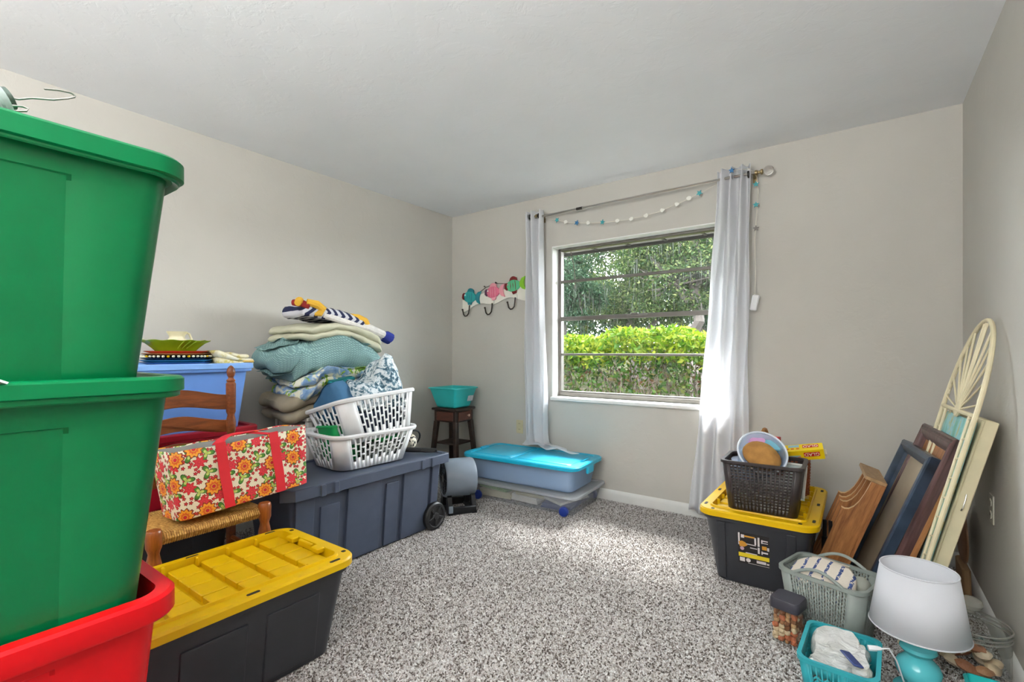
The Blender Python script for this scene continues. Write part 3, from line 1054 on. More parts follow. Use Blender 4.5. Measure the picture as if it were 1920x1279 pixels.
# heavy-duty black tote with yellow lid
def yellow_tote(label, loc, L=.775, W=.515, H=.375, rotz=0):
    """long axis along y, W along x"""
    o = thing('lidded_tote', label, 'storage tote', loc, (0, 0, rotz))
    bw, bl = W - .05, L - .05
    tub(bw, bl, H - .03, .05, .05, .005, .008, .03, 8).build('body', M_black, o)
    for y0 in (-.20, .05):
        face_panel(o, M_black, H - .03, bw, bl, .05, y0, y0 + .19, .03, H * .72, .006, 'rib')
    # rib panels on the -y end
    def fy(z):
        return -bl / 2 + .05 * (1 - z / (H - .03))
    for x0, x1 in ((-.17, -.13), (.13, .17)):
        m = MB()
        vs_ = [(x, fy(z) + dy, z) for z in (.02, H - .07) for dy in (.004, -.006) for x in (x0, x1)]
        m.add(vs_, [(0, 1, 3, 2), (4, 6, 7, 5), (0, 4, 5, 1), (2, 3, 7, 6), (0, 2, 6, 4), (1, 5, 7, 3)])
        m.build('rib', M_black, o, smooth=0, bevel=.003)
    # lid: broad flange, sunk field, raised pads
    z0 = H - .042
    m = MB()
    def R(w, l, r, z):
        return L3(rrect(w, l, r, 8), z)
    m.loft([R(W - .012, L - .012, .07, z0), R(W, L, .075, z0 + .003), R(W, L, .075, z0 + .026), R(W - .012, L - .012, .07, z0 + .033),
            R(W - .095, L - .10, .03, z0 + .033), R(W - .10, L - .105, .03, z0 + .042), R(W - .112, L - .117, .028, z0 + .042), R(W - .122, L - .128, .026, z0 - .004)], True, True)
    lid = m.build('lid', M_yellow, o)
    fw, fl = W - .13, L - .135
    ncol, nrow = 4, 6
    for i in range(ncol):
        for j in range(nrow):
            cw, rl = fw / ncol, fl / nrow
            cx = -fw / 2 + cw * (i + .5)
            cy = -fl / 2 + rl * (j + .5)
            MB().bbox((cx, cy, z0 + .009), (cw - .006, rl - .024, .026), .0025).build('pad', M_yellow, lid)
    for j in range(1, nrow):
        for s in (-1, 1):
            MB().bbox((s * (fw / 2 + .0), -fl / 2 + fl / nrow * j, z0 + .026), (.016, .008, .03), .002).build('rib', M_yellow, lid)
    for s in (-1, 1):
        for dx in (-.09, .09):
            MB().bbox((dx, s * (fl / 2 - .006), z0 + .034), (.05, .03, .022), .004).build('buttress', M_yellow, lid)
        MB().bbox((0, s * (fl / 2 - .002), z0 + .03), (.09, .014, .026), .003).build('buttress', M_yellow, lid)
    for x, y in [(s * (W / 2 - .024), y) for s in (-1, 1) for y in (-L * .38, 0, L * .38)] :
        m = MB(Matrix.Translation((x, y, z0 + .0325)))
        m.loft([L3(rrect(.013, .042, .006, 4), 0), L3(rrect(.013, .042, .006, 4), .0015)], True, True)
        m.build('strap_slot', M_slot, lid)
    for x, y in [(x, s * (L / 2 - .024)) for s in (-1, 1) for x in (-W * .36, W * .36)]:
        m = MB(Matrix.Translation((x, y, z0 + .0325)))
        m.loft([L3(rrect(.016, .016, .005, 4), 0), L3(rrect(.016, .016, .005, 4), .0015)], True, True)
        m.build('strap_slot', M_slot, lid)
    return o
yl = yellow_tote('black tote with bare yellow gridded lid in front of the chair', (-1.80, .755, 0))

# stack by the left wall behind the chair
bk = storage_tote('black lidded tote on the floor under the dark red tote', (-2.83, .86, 0), .46, .60, .385, .04, M_black, lid=.03, lidmat=M_black, rim=.02, rim_h=.03)
rr_ = storage_tote('dark red tote between blue tote and black tote behind the chair', (-2.83, .95, .39), .455, .62, .345, .045, M_dred, lid=.034, lidmat=M_dred, rim=.022, rim_h=.03, panels=False)
bl_ = storage_tote('light blue tote behind ladder-back chair, plates stacked on it', (-2.83, .955, .731), .43, .585, .335, .035, M_blue, lid=.03, lidmat=plain('blue_lid_plastic', S(128, 172, 232), .4), rim=.02, rim_h=.03, panels=False)

# plates
PT = 1.0675
PC = (-2.84, .985)
def plate(label, z, prof, mat, n=36, rimfn=None, group='stacked plates on the blue tote', sx=1, sy=1):
    o = thing('serving_plate', label, 'plate', (PC[0], PC[1], z), group=group)
    MB().lathe(prof, n, sx=sx, sy=sy).build('dish', mat, o)
    return o
def dish(R, h, foot=.55, th=.006):
    return [(R * foot - .004, 0), (R * foot, 0), (R * .78, h * .35), (R, h), (R + .002, h + .002), (R - .004, h + th * .5), (R * .76, h * .35 + th), (R * foot, th), (.002, th)]
M_p1 = plain('teal_glaze', S(60, 140, 180), .2)
M_p2 = plain('blue_glaze', S(48, 100, 160), .2)
M_p3 = plain('navy_glaze', S(32, 40, 78), .2)
M_p4 = plain('dark_glaze', S(40, 28, 30), .2)
M_p5 = plain('terracotta_red_glaze', S(190, 52, 38), .2)
M_p5b = plain('orange_glaze', S(232, 150, 90), .2)
M_cream = plain('cream_glaze', S(236, 226, 196), .3)
plate('blue glazed platter at the bottom of the plate stack', PT, dish(.155, .016), M_p2)
plate('teal blue platter second from bottom of the plate stack', PT + .011, dish(.157, .016), M_p1)
plate('navy platter with pale edge in the middle of the plate stack', PT + .022, dish(.15, .015), M_p3)
pd = plate('dark plate with a rim of cream dots in the plate stack', PT + .033, dish(.148, .018), M_p4)
for k in range(44):
    a = 2 * PI * k / 44
    MB().ball((.147 * math.cos(a), .147 * math.sin(a), .0145), .0075, 8, 5, (1, 1, .8)).build('rim_dot', M_cream if k % 5 else M_yellow, pd)
plate('orange rimmed red plate under the green bowl', PT + .046, dish(.146, .014), M_p5b)
pr = plate('brick red plate directly under the green bowl', PT + .056, dish(.138, .016), M_p5)
# green scalloped bowl
M_lime = plain('lime_glaze', S(120, 156, 20), .25, .0, 50, .15, 14)
M_limein = plain('speckled_yellow_glaze', S(196, 190, 80), .3, .0, 50, .3, 60)
o = thing('green_bowl', 'lime green scalloped oval bowl on the plate stack', 'bowl', (PC[0], PC[1] - .005, PT + .069))
m = MB()
loops = []
n = 72
for R, z, sc in ((.06, 0, 0), (.085, .002, 0), (.102, .02, .3), (.13, .045, .7), (.152, .056, 1), (.154, .059, 1), (.15, .060, 1), (.128, .050, .7), (.1, .026, .3), (.08, .008, 0), (.002, .007, 0)):
    loops.append([((R + .004 * sc * math.cos(12 * 2 * PI * k / n)) * math.cos(2 * PI * k / n) * .86, (R + .004 * sc * math.cos(12 * 2 * PI * k / n)) * math.sin(2 * PI * k / n), z + .002 * sc * math.sin(24 * PI * k / n)) for k in range(n)])
m.loft(loops[:6], True, False).build('outer_shell', M_lime, o)
m = MB()
m.loft(loops[5:], False, True).build('inner_glaze', M_limein, o)
for k in range(3):
    a = math.radians(-12 + k * 11)
    MB().tube([((.1 + .052 * i / 5) * math.cos(a + i * .03) * .86, (.1 + .052 * i / 5) * math.sin(a + i * .03), .018 + .036 * (i / 5)) for i in range(6)], .0025, 5).build('leaf_vein', plain('pale_lime_glaze', S(150, 190, 50), .25), o)
# shell jug
o = thing('shell_jug', 'small cream jug covered with seashells in the green bowl', 'jug', (PC[0], PC[1] + .0, PT + .078))
MB().lathe([(.03, 0), (.052, .004), (.056, .024), (.045, .048), (.034, .064), (.034, .074), (.042, .088), (.046, .096), (.042, .096), (.03, .076), (.002, .07)], 26).build('body', M_cream, o)
MB().tube([(0, .04, .092), (.0, .056, .086), (0, .066, .06), (0, .064, .035), (0, .052, .022)], .0055, 8).build('handle', M_cream, o)
M_sh = [plain('shell_a', S(226, 214, 196), .5), plain('shell_b', S(170, 100, 84), .5), plain('shell_c', S(120, 120, 100), .5), plain('shell_d', S(240, 236, 226), .5)]
for k in range(34):
    a = 2 * PI * k / 17 + random.uniform(-.1, .1)
    z = (.012 if k < 17 else .034) + random.uniform(-.005, .005)
    R = .054 if k < 17 else .050
    MB().ball((R * math.cos(a), R * math.sin(a), z), .011, 8, 5, (.8, random.uniform(.7, 1.2), random.uniform(.6, 1))).build('shell', M_sh[k % 4], o)
# folded cloth beside the plates
t = NT('cream_printed_linen')
v = t.coord()
n1 = t.noise(v, 26, 3)
M_linen = t.done(t.principled(t.ramp(n1, [(0.4, S(228, 222, 200)), (0.56, S(220, 210, 170)), (0.62, S(196, 180, 90)), (0.7, S(226, 218, 190))]), .9, t.bump(t.noise(v, 300, 2), .2, .001)))
o = thing('folded_tablecloth', 'cream printed cloth folded on blue tote lid beside the plates', 'tablecloth', (-2.80, 1.215, PT))
soft_slab(.20, .19, .035, 2, .02, 3, .005, .01, lambda x, y, z: (0, 0, .045 * max(0, (-y + .02) / .11) * (z / .035))).build('folded_cloth', M_linen, o)
soft_slab(.16, .10, .022, 1, .02, 5, .004, .008, lambda x, y, z: (0, .03, .036 + .012 * max(0, -y / .05))).build('upper_fold', M_linen, o)
MB().bbox((.09, .06, .018), (.03, .06, .012), .004).build('woven_tag', plain('straw', S(206, 170, 90), .8, .4, 120), o)

# ------------------------------------------------------------------ ladder-back chair
M_maple = wood('honey_maple', S(112, 54, 20), S(176, 98, 40), 5, (14, 14, 1.2), .3, .08)
M_slat = wood('chair_slat_wood', S(92, 46, 22), S(142, 78, 38), 5, (14, 1.2, 14), .32, .08)
ch = thing('ladder_back_chair', 'brown ladder-back wooden chair with woven rush seat, floral bag on it', 'chair', (-2.285, .865, 0))
def turned(mb, x, y, segs):
    mb.lathe(segs, 16, (x, y, 0))
front = [(.014, 0), (.017, .02), (.02, .12), (.024, .22), (.027, .3), (.019, .315), (.024, .33), (.026, .345), (.022, .365), (.018, .385), (.022, .40), (.026, .41), (.027, .455), (.026, .468), (.022, .474)]
for s in (-1, 1):
    m = MB()
    turned(m, .165, s * .205, front)
    m.build('leg', M_maple, ch)
post = [(.015, 0), (.018, .1), (.0215, .3), (.0215, .60), (.0215, .66), (.017, .665), (.0195, .675), (.0195, .735), (.015, .745), (.0205, .76), (.0215, .80), (.015, .835), (.0205, .85), (.0215, .95), (.0215, .985),
        (.016, .992), (.02, 1.0), (.013, 1.008), (.011, 1.014), (.016, 1.024), (.019, 1.04), (.016, 1.056), (.008, 1.068), (.002, 1.072)]
for s in (-1, 1):
    m = MB()
    turned(m, -.165, s * .21, post)
    m.build('back_post', M_slat, ch)
for zc, hh in ((.90, .085), (.785, .07), (.665, .07), (.555, .06)):
    topl, botl = [], []
    K = 22
    for i in range(K + 1):
        y = -.205 + .41 * i / K
        k = abs(y / .205)
        arch = .032 * (0.5 + 0.5 * math.cos(k * PI))
        topl.append((y, zc + hh * .38 + arch))
        botl.append((y, zc - hh * .45 + arch * .75))
    m = MB()
    loops = []
    for dx in (-.006, .006):
        loops.append([(-.168 + dx - .03 * (1 - (y / .205) ** 2), y, z) for y, z in topl + botl[::-1]])
    m.loft(loops, True, True)
    m.build('slat', M_slat, ch, bevel=.002)
for z in (.16, .28):
    MB().tube([(.165, -.2, z), (.165, .2, z)], .010, 8).build('stretcher', M_maple, ch)
for s in (-1, 1):
    for z in (.13, .25):
        MB().tube([(.165, s * .205, z), (-.165, s * .21, z)], .010, 8).build('stretcher', M_maple, ch)
MB().tube([(-.165, -.2, .2), (-.165, .2, .2)], .010, 8).build('stretcher', M_maple, ch)
# rush seat: cords over the rails to the diagonals
t = NT('rush_cord')
v = t.coord()
n1 = t.noise(v, 90, 4)
M_rush = t.done(t.principled(t.ramp(n1, [(.3, S(146, 100, 44)), (.55, S(196, 148, 74)), (.75, S(222, 178, 104))]), .8, t.bump(n1, .4, .002)))
m = MB()
nf = 44
for i in range(nf):
    y = -.178 + .356 * i / (nf - 1)
    k = min(abs(y) / .18, 1)
    for s in (1, -1):
        xe = s * .155
        xi = s * (.02 + .115 * k)
        rr_c = .0175
        m.tube([(xe - s * .03, y, .430 - .012), (xe + s * .006, y, .430 - .017), (xe + s * rr_c, y, .433), (xe + s * .006, y, .450), ((xe + xi) / 2, y, .452), (xi, y, .447)], .0046, 5)
nf2 = 36
for i in range(nf2):
    x = -.145 + .29 * i / (nf2 - 1)
    k = min(abs(x) / .15, 1)
    for s in (1, -1):
        ye = s * .198
        yi = s * (.02 + .15 * k)
        m.tube([(x, ye - s * .03, .418), (x, ye + s * .006, .413), (x, ye + s * .0175, .433), (x, ye + s * .006, .450), (x, (ye + yi) / 2, .452), (x, yi, .447)], .0046, 5)
m.build('rush_seat', M_rush, ch, label='golden woven rush seat')
m = MB()
m.box((0, 0, .432), (.30, .39, .022))
m.build('seat_filling', M_rush, ch, smooth=0)

# ------------------------------------------------------------------ floral bag
def floral():
    t = NT('floral_print')
    g0 = t.n('ShaderNodeNewGeometry')
    # box-map the print: use object coordinates, y/z on the faces, x/z on the ends
    v = t.coord()
    sep = t.n('ShaderNodeSeparateXYZ', {0: v})
    nrm = t.n('ShaderNodeSeparateXYZ', {0: t.n('ShaderNodeTexCoord').outputs['Normal']})
    u = t.math('ADD', sep.outputs[1], t.math('MULTIPLY', sep.outputs[0], 0.93))
    uv = t.n('ShaderNodeCombineXYZ', {0: u, 1: sep.outputs[2], 2: 0.0}).outputs[0]
    base = S(238, 228, 202)
    def cells(scale, rnd, off):
        p = t.vmath('ADD', t.vmath('SCALE', uv, scale=scale), off)
        vo = t.n('ShaderNodeTexVoronoi', {'Vector': p, 'Scale': 1.0, 'Randomness': rnd}, voronoi_dimensions='2D', feature='F1')
        d = t.vmath('SUBTRACT', p, vo.outputs['Position'])
        s = t.n('ShaderNodeSeparateXYZ', {0: d})
        ang = t.math('ARCTAN2', s.outputs[1], s.outputs[0])
        return vo.outputs['Distance'], ang, vo.outputs['Color']
    # small red berries / blossoms
    d, ang, cc = cells(44, .9, (3.3, 1.7, 0))
    pet = t.math('ADD', .30, t.math('MULTIPLY', .07, t.math('COSINE', t.math('MULTIPLY', ang, 5))))
    q = t.math('DIVIDE', d, pet)
    cs = t.n('ShaderNodeSeparateColor', {0: cc})
    small = t.ramp(q, [(0, S(236, 150, 40)), (.25, S(206, 34, 50)), (.8, S(190, 20, 40)), (.86, S(120, 24, 24)), (1.0, S(120, 24, 24))], 'LINEAR')
    c = t.mix(t.math('LESS_THAN', q, 1.0), base, small)
    # leaves
    d, ang, cc = cells(14, .8, (7.1, 5.2, 0))
    pet = t.math('ADD', .27, t.math('MULTIPLY', .17, t.math('COSINE', t.math('MULTIPLY', ang, 3))))
    q = t.math('DIVIDE', d, pet)
    leaf = t.ramp(q, [(0, S(170, 190, 60)), (.45, S(214, 222, 130)), (.55, S(96, 150, 50)), (.85, S(70, 130, 44)), (.92, S(40, 90, 36))])
    c = t.mix(t.math('LESS_THAN', q, 1.0), c, leaf)
    # mid pink-red flowers
    d, ang, cc = cells(12, .8, (1.4, 8.6, 0))
    pet = t.math('ADD', .25, t.math('MULTIPLY', .06, t.math('COSINE', t.math('MULTIPLY', ang, 7))))
    q = t.math('DIVIDE', d, pet)
    fl = t.ramp(q, [(0, S(236, 90, 60)), (.25, S(206, 30, 60)), (.5, S(232, 64, 74)), (.7, S(214, 30, 50)), (.9, S(226, 58, 60)), (.95, S(170, 20, 40))])
    c = t.mix(t.math('LESS_THAN', q, 1.0), c, fl)
    # large orange flowers
    d, ang, cc = cells(8.2, .6, (4.9, 2.15, 0))
    pet = t.math('ADD', .27, t.math('MULTIPLY', .035, t.math('COSINE', t.math('MULTIPLY', ang, 10))))
    q = t.math('DIVIDE', d, pet)
    fl = t.ramp(q, [(0, S(214, 30, 60)), (.2, S(200, 24, 50)), (.27, S(240, 190, 50)), (.36, S(214, 40, 40)), (.52, S(236, 130, 30)), (.75, S(244, 180, 50)), (.86, S(232, 110, 30)), (.92, S(110, 40, 20)), (1.0, S(110, 40, 20))])
    c = t.mix(t.math('LESS_THAN', q, 1.0), c, fl)
    return t.done(t.principled(c, .45, t.bump(t.noise(v, 30, 3), .15, .004)))
M_floral = floral()
M_strap = plain('red_webbing', S(226, 34, 48), .6, .4, 500, .05)
M_lining = plain('grey_lining', S(168, 166, 160), .5, .1, 60)
bag = thing('floral_bag', 'red and orange floral shopping bag on the rush seat', 'bag', (-2.215, 1.013, .488), (math.radians(3.6), math.radians(-3), 0))
BW, BL, BH = .20, .565, .275
def bag_loop(z, ins=0.0, grow=0.0):
    k = z / BH
    w = (BW * (.9 + .1 * k)) - 2 * ins
    l = (BL * (.92 + .10 * k)) - 2 * ins
    out = []
    for x, y in [p for p in dens_rrect(w, l, .025)]:
        nv = noise.noise_vector(Vector((x * 9, y * 9, z * 9 + 2)))
        out.append((x + nv.x * .006 * math.sin(PI * min(k, .98)) , y + nv.y * .006 * math.sin(PI * k), z + .006 * nv.z * k - .010 * k * math.cos(y / BL * PI) ))
    return out
def dens_rrect(w, d, r, step=.02, n=4):
    base = rrect(w, d, r, n)
    out = []
    for i in range(len(base)):
        a, b = Vector(base[i]), Vector(base[(i + 1) % len(base)])
        k = max(1, int(round((b - a).length / step)))
        for j in range(k):
            q = a.lerp(b, j / k)
            out.append((q.x, q.y))
    return out
_n = len(dens_rrect(BW, BL, .025))
def dfix(w, d, r):
    """rounded rectangle with a fixed number of points"""
    raw = dens_rrect(w, d, r)
    if len(raw) == _n:
        return raw
    P_ = [Vector(p) for p in raw]
    L_ = [0]
    for i in range(len(P_)):
        L_.append(L_[-1] + (P_[(i + 1) % len(P_)] - P_[i]).length)
    out = []
    j = 0
    for k in range(_n):
        s = L_[-1] * k / _n
        while L_[j + 1] < s:
            j += 1
        f_ = (s - L_[j]) / max(L_[j + 1] - L_[j], 1e-9)
        q = P_[j].lerp(P_[(j + 1) % len(P_)], f_)
        out.append((q.x, q.y))
    return out
def bag_loop(z, ins=0.0):
    k = z / BH
    w = BW * (.9 + .1 * k) - 2 * ins
    l = BL * (.955 + .045 * k) - 2 * ins
    out = []
    for x, y in dfix(w, l, .025):
        nv = noise.noise_vector(Vector((x * 9, y * 9, z * 9 + 2)))
        a = math.sin(PI * min(max(k, .05), .95)) + .25
        out.append((x + nv.x * .008 * a, y + nv.y * .006 * a, z + .008 * nv.z * k - .008 * k * math.cos(y / BL * PI)))
    return out
zz = [0, .006, .04, .09, .14, .19, .235, BH]
loops = [bag_loop(0, .012)] + [bag_loop(z) for z in zz[1:]]
MB().loft(loops, True, False).build('outer_shell', M_floral, bag, smooth=50, solid=.003)
loops = [bag_loop(z, .006) for z in (BH - .004, .2, .12, .03)]
MB().loft(loops, False, True).build('lining', M_lining, bag, smooth=50)
def strap_face(y0, lean):
    m = MB()
    rows = []
    for i in range(12):
        z = .004 + (BH - .0) * i / 11
        k = z / BH
        x = BW * (.9 + .1 * k) / 2 + .006
        y = y0 + lean * k
        nv = noise.noise_vector(Vector((x * 9, y * 9, z * 9 + 2)))
        a = math.sin(PI * min(max(k, .05), .95)) + .25
        x += nv.x * .008 * a
        rows.append([(x, y - .02, z), (x, y + .02, z)])
    return m, rows
for y0, lean in ((-.085, -.02), (.135, -.02)):
    m, rows = strap_face(y0, lean)
    m.loft([r_ for r_ in rows], closed=False)
    m.build('strap', M_strap, bag, smooth=0, solid=.0025)
# handle loops flopped over the opening
for xs, yo in ((.075, 0.0), (-.075, .05)):
    m = MB()
    pts = []
    for i in range(17):
        k = i / 16
        y = -.105 + yo + .22 * k
        x = xs - math.copysign(.11, xs) * math.sin(k * PI) * .8
        z = BH + .004 + .02 * math.sin(k * PI) - .010
        pts.append((x, y, z))
    loops = []
    for i, p in enumerate(pts):
        d = Vector(pts[min(i + 1, 16)]) - Vector(pts[max(i - 1, 0)])
        d.normalize()
        sd2 = d.cross(Vector((0, 0, 1))).normalized()
        k = i / 16
        w = .019
        loops.append([Vector(p) - sd2 * w, Vector(p) + sd2 * w])
    m.loft(loops, closed=False)
    m.build('handle', M_strap, bag, smooth=60, solid=.003)

# ------------------------------------------------------------------ big slate tote with wheels
bt = thing('wheeled_tote', 'large slate grey wheeled tote carrying two laundry baskets', 'storage tote', (-2.425, 1.735, 0))
TL, TWd, TH = 1.11, .55, .482
tub(TWd - .09, TL - .11, TH - .03, .04, .035, .005, 0, .02, 5).build('body', M_grey, bt)
bodyW, bodyL, bodyH = TWd - .09, TL - .11, TH - .03
for y0, y1, z1, t_ in ((-.48, -.38, .43, .012), (-.345, -.235, .355, .01), (-.19, .03, .43, .014), (.07, .16, .38, .01), (.195, .40, .43, .014), (.43, .49, .43, .012)):
    face_panel(bt, M_grey, bodyH, bodyW, bodyL, .04, y0, y1, .015, z1, t_, 'panel')
# lid with cut corners
def oct_loop(w, l, c, z):
    return [(w / 2, -l / 2 + c, z), (w / 2, l / 2 - c * .35, z), (w / 2 - c * .35, l / 2, z), (-w / 2 + c * .35, l / 2, z), (-w / 2, l / 2 - c * .35, z), (-w / 2, -l / 2 + c, z), (-w / 2 + c, -l / 2, z), (w / 2 - c, -l / 2, z)]
m = MB()
m.loft([oct_loop(TWd - .01, TL - .01, .05, TH - .058), oct_loop(TWd, TL, .05, TH - .055), oct_loop(TWd, TL, .05, TH - .004), oct_loop(TWd - .008, TL - .008, .05, TH),
        oct_loop(TWd - .06, TL - .06, .04, TH), oct_loop(TWd - .07, TL - .07, .04, TH - .008)], True, True)
lid = m.build('lid', M_grey, bt, smooth=30)
for y in (-.36, -.285, .315, .395):
    MB().bbox((TWd / 2 + .002, y, TH - .032), (.012, .028, .058), .003).build('latch_rib', M_grey, lid)
M_tyre = plain('black_wheel_plastic', S(30, 30, 32), .4, .05, 100)
for s in (1, -1):
    m = MB(Matrix.Translation((s * .225, .455, .088)) @ Matrix.Rotation(s * PI / 2, 4, 'Y'))
    m.lathe([(.03, -.022), (.082, -.02), (.088, -.01), (.088, .012), (.08, .02), (.066, .022), (.06, .014), (.026, .014), (.02, .026), (.006, .028)], 28)
    wh_ = m.build('wheel', M_tyre, bt)
    for k in range(5):
        a = 2 * PI * k / 5
        mm = MB(Matrix.Translation((s * .243, .455, .088)) @ Matrix.Rotation(s * PI / 2, 4, 'Y') @ Matrix.Rotation(a, 4, 'Z'))
        mm.bbox((.043, 0, 0), (.04, .016, .008), .002)
        mm.build('spoke', M_tyre, wh_)
MB().tube([(-.2, .455, .088), (.2, .455, .088)], .01, 8).build('axle', M_tyre, bt)

# ------------------------------------------------------------------ laundry baskets
M_basket = plain('white_basket_plastic', S(226, 226, 226), .4, .04, 150, .02)
def laundry(label, loc, rot, W, D, H, r=.07):
    """W along x (short), D along y"""
    o = thing('laundry_basket', label, 'laundry basket', loc, rot)
    perf_shell(W - .09, D - .11, W, D, H, r, 6, 12, 3, (.05, H - .026), .68, .80, True, 0.0, (.02, .015)).build('wall', M_basket, o, smooth=30, solid=.004)
    m = MB()
    m.loft([L3(rrect(W - .09, D - .11, r, 5), 0), L3(rrect(W - .09, D - .11, r, 5), .005)], True, True)
    m.build('base', M_basket, o)
    m = MB()
    m.loft([L3(rrect(W - .006, D - .006, r, 8), H - .02), L3(rrect(W + .022, D + .022, r + .015, 8), H - .018), L3(rrect(W + .03, D + .03, r + .018, 8), H - .006), L3(rrect(W + .022, D + .022, r + .015, 8), H + .004),
            L3(rrect(W - .002, D - .002, r, 8), H + .002), L3(rrect(W - .010, D - .010, r, 8), H - .012), L3(rrect(W - .006, D - .006, r, 8), H - .02)])
    m.build('rim', M_basket, o)
    return o
lb1 = laundry('lower white laundry basket standing on the grey wheeled tote', (-2.425, 1.80, .4825), (0, 0, math.radians(-3)), .40, .56, .20)
UB = (-2.425, 1.865, .60)
lb2 = laundry('upper white laundry basket tilted on top, holding patterned linens', UB, (math.radians(4.0), math.radians(-14), math.radians(-2)), .42, .54, .25)
M_kelly = plain('kelly_green_plastic', S(16, 140, 74), .4, .05, 120)
o = thing('green_tub', 'green plastic tub wedged inside the lower laundry basket', 'tub', (-2.46, 1.69, .495), (0, math.radians(-6), 0))
tub(.19, .19, .22, .02, .03, .004, .008, .014, 5).build('shell', M_kelly, o)
t = NT('grey_print_cloth')
v = t.coord()
M_gprint = t.done(t.principled(t.ramp(t.noise(v, 34, 4, .6, 1.2), [(.42, S(60, 66, 66)), (.5, S(170, 176, 172)), (.62, S(224, 226, 222))]), .85))
o = tag(soft_slab(.27, .22, .10, 3, .05, 11, .01, .012).build('grey_printed_cloth', M_gprint), 'grey printed cloth showing through slots of lower laundry basket', 'cloth')
o.location = (-2.42, 1.92, .496)
o = tag(soft_slab(.24, .2, .03, 1, .05, 12, .008, .012).build('green_cloth', plain('green_cloth', S(40, 170, 90), .8, .2, 200)), 'bright green cloth on grey cloth in lower laundry basket', 'cloth')
o.location = (-2.42, 1.92, .60)

# linens inside the upper basket
Rub = Euler((math.radians(4.0), math.radians(-14), math.radians(-2))).to_matrix().to_4x4()
MUB = Matrix.Translation(UB) @ Rub
t = NT('toile_print')
v = t.coord()
a = t.noise(v, 13, 6, .65, 1.6)
b = t.noise(v, 42, 4, .6, .8)
f_ = t.math('ADD', t.math('MULTIPLY', a, .6), t.math('MULTIPLY', b, .4))
M_toile = t.done(t.principled(t.ramp(f_, [(.40, S(44, 74, 92)), (.47, S(96, 130, 146)), (.505, S(206, 214, 218)), (.62, S(226, 230, 232))]), .85, t.bump(t.noise(v, 9, 3), .3, .01)))
M_denim = plain('blue_canvas', S(58, 104, 140), .85, .3, 400, .12, 8)
M_tealc = plain('teal_cloth', S(30, 128, 134), .85, .2, 200, .12, 8)
M_dk = plain('dark_navy_cloth', S(48, 58, 80), .9)
def in_basket(name, label, cat, m, mat, p, rot=(0, 0, 0)):
    o = m.build(name, mat)
    o.matrix_world = MUB @ Matrix.Translation(p) @ Euler(rot).to_matrix().to_4x4()
    return tag(o, label, cat)
in_basket('folded_linen', 'dark folded linen at the bottom of the upper laundry basket', 'linen', soft_slab(.27, .38, .16, 3, .05, 21, .01, .012), M_dk, (0, 0, .008))
in_basket('patterned_quilt', 'blue and white toile patterned quilt heaped in upper laundry basket', 'quilt',
          soft_slab(.30, .36, .20, 1, .05, 23, .035, .015, lambda x, y, z: (-.03 * z / .2, .04 * z / .2, (.10 * math.exp(-((y - .10) / .09) ** 2) + .025 * math.sin(y * 19)) * (z / .2)), 9), M_toile, (.005, .055, .175))
in_basket('canvas_tote', 'blue canvas bag at the left end of upper laundry basket', 'bag',
          soft_slab(.26, .13, .17, 1, .03, 25, .016, .012, lambda x, y, z: (-.03 * z / .17, -.02 * z / .17, .03 * z / .17 * math.sin(x * 14))), M_denim, (-.01, -.135, .172), (.10, -.1, .12))
in_basket('teal_cloth', 'small teal cloth poking up behind the toile quilt', 'cloth', soft_slab(.10, .16, .07, 2, .04, 27, .012, .012), M_tealc, (-.115, -.04, .345), (.1, .2, 0))

# ------------------------------------------------------------------ white stool with pile of bedding
M_wstool = plain('white_stool_paint', S(206, 204, 198), .5, .1, 60)
ws = thing('white_stool', 'white wooden stool against left wall under the bedding pile', 'stool', (-2.90, 1.86, 0))
MB().bbox((0, 0, .725), (.40, .48, .028), .006).build('seat', M_wstool, ws)
for sx_ in (-1, 1):
    for sy_ in (-1, 1):
        MB().bbox((sx_ * .175, sy_ * .215, .356), (.035, .035, .712), .004).build('leg', M_wstool, ws)
for s in (-1, 1):
    MB().bbox((0, s * .215, .67), (.32, .018, .06), .003).build('apron', M_wstool, ws)
    MB().bbox((s * .175, 0, .67), (.018, .40, .06), .003).build('apron', M_wstool, ws)
    MB().bbox((s * .175, 0, .60), (.018, .40, .03), .003).build('stretcher', M_wstool, ws)
    MB().bbox((0, s * .215, .60), (.32, .018, .03), .003).build('stretcher', M_wstool, ws)

M_beige = plain('beige_cotton', S(160, 148, 126), .9, .25, 160, .1, 9)
M_beige2 = plain('sage_cream_cotton', S(198, 196, 172), .9, .25, 160, .07, 9)
def quilted(name, c1, c2, sc=34):
    t = NT(name)
    v = t.coord()
    w1 = t.n('ShaderNodeTexWave', {'Vector': t.mapping(v, (1, 1, 1), (.6, .6, .7)), 'Scale': sc, 'Distortion': 0.6, 'Detail': 1}, wave_type='BANDS').outputs['Fac']
    w2 = t.n('ShaderNodeTexWave', {'Vector': t.mapping(v, (1, 1, 1), (-.6, .6, -.7)), 'Scale': sc, 'Distortion': 0.6, 'Detail': 1}, wave_type='BANDS').outputs['Fac']
    h = t.math('MULTIPLY', w1, w2)
    return t.done(t.principled(t.ramp(h, [(0, c1), (.7, c2)]), .9, t.bump(h, .5, .006)))
M_aqua = quilted('aqua_quilting', S(112, 146, 146), S(150, 184, 180))
t = NT('hibiscus_print')
v = t.coord()
a = t.noise(v, 8, 4, .6, 1.0)
b = t.noise(t.mapping(v, loc=(3, 1, 7)), 10, 4, .6, 1.0)
c1 = t.ramp(a, [(.40, S(110, 146, 190)), (.50, S(148, 178, 210)), (.56, S(236, 232, 206)), (.66, S(240, 236, 214))])
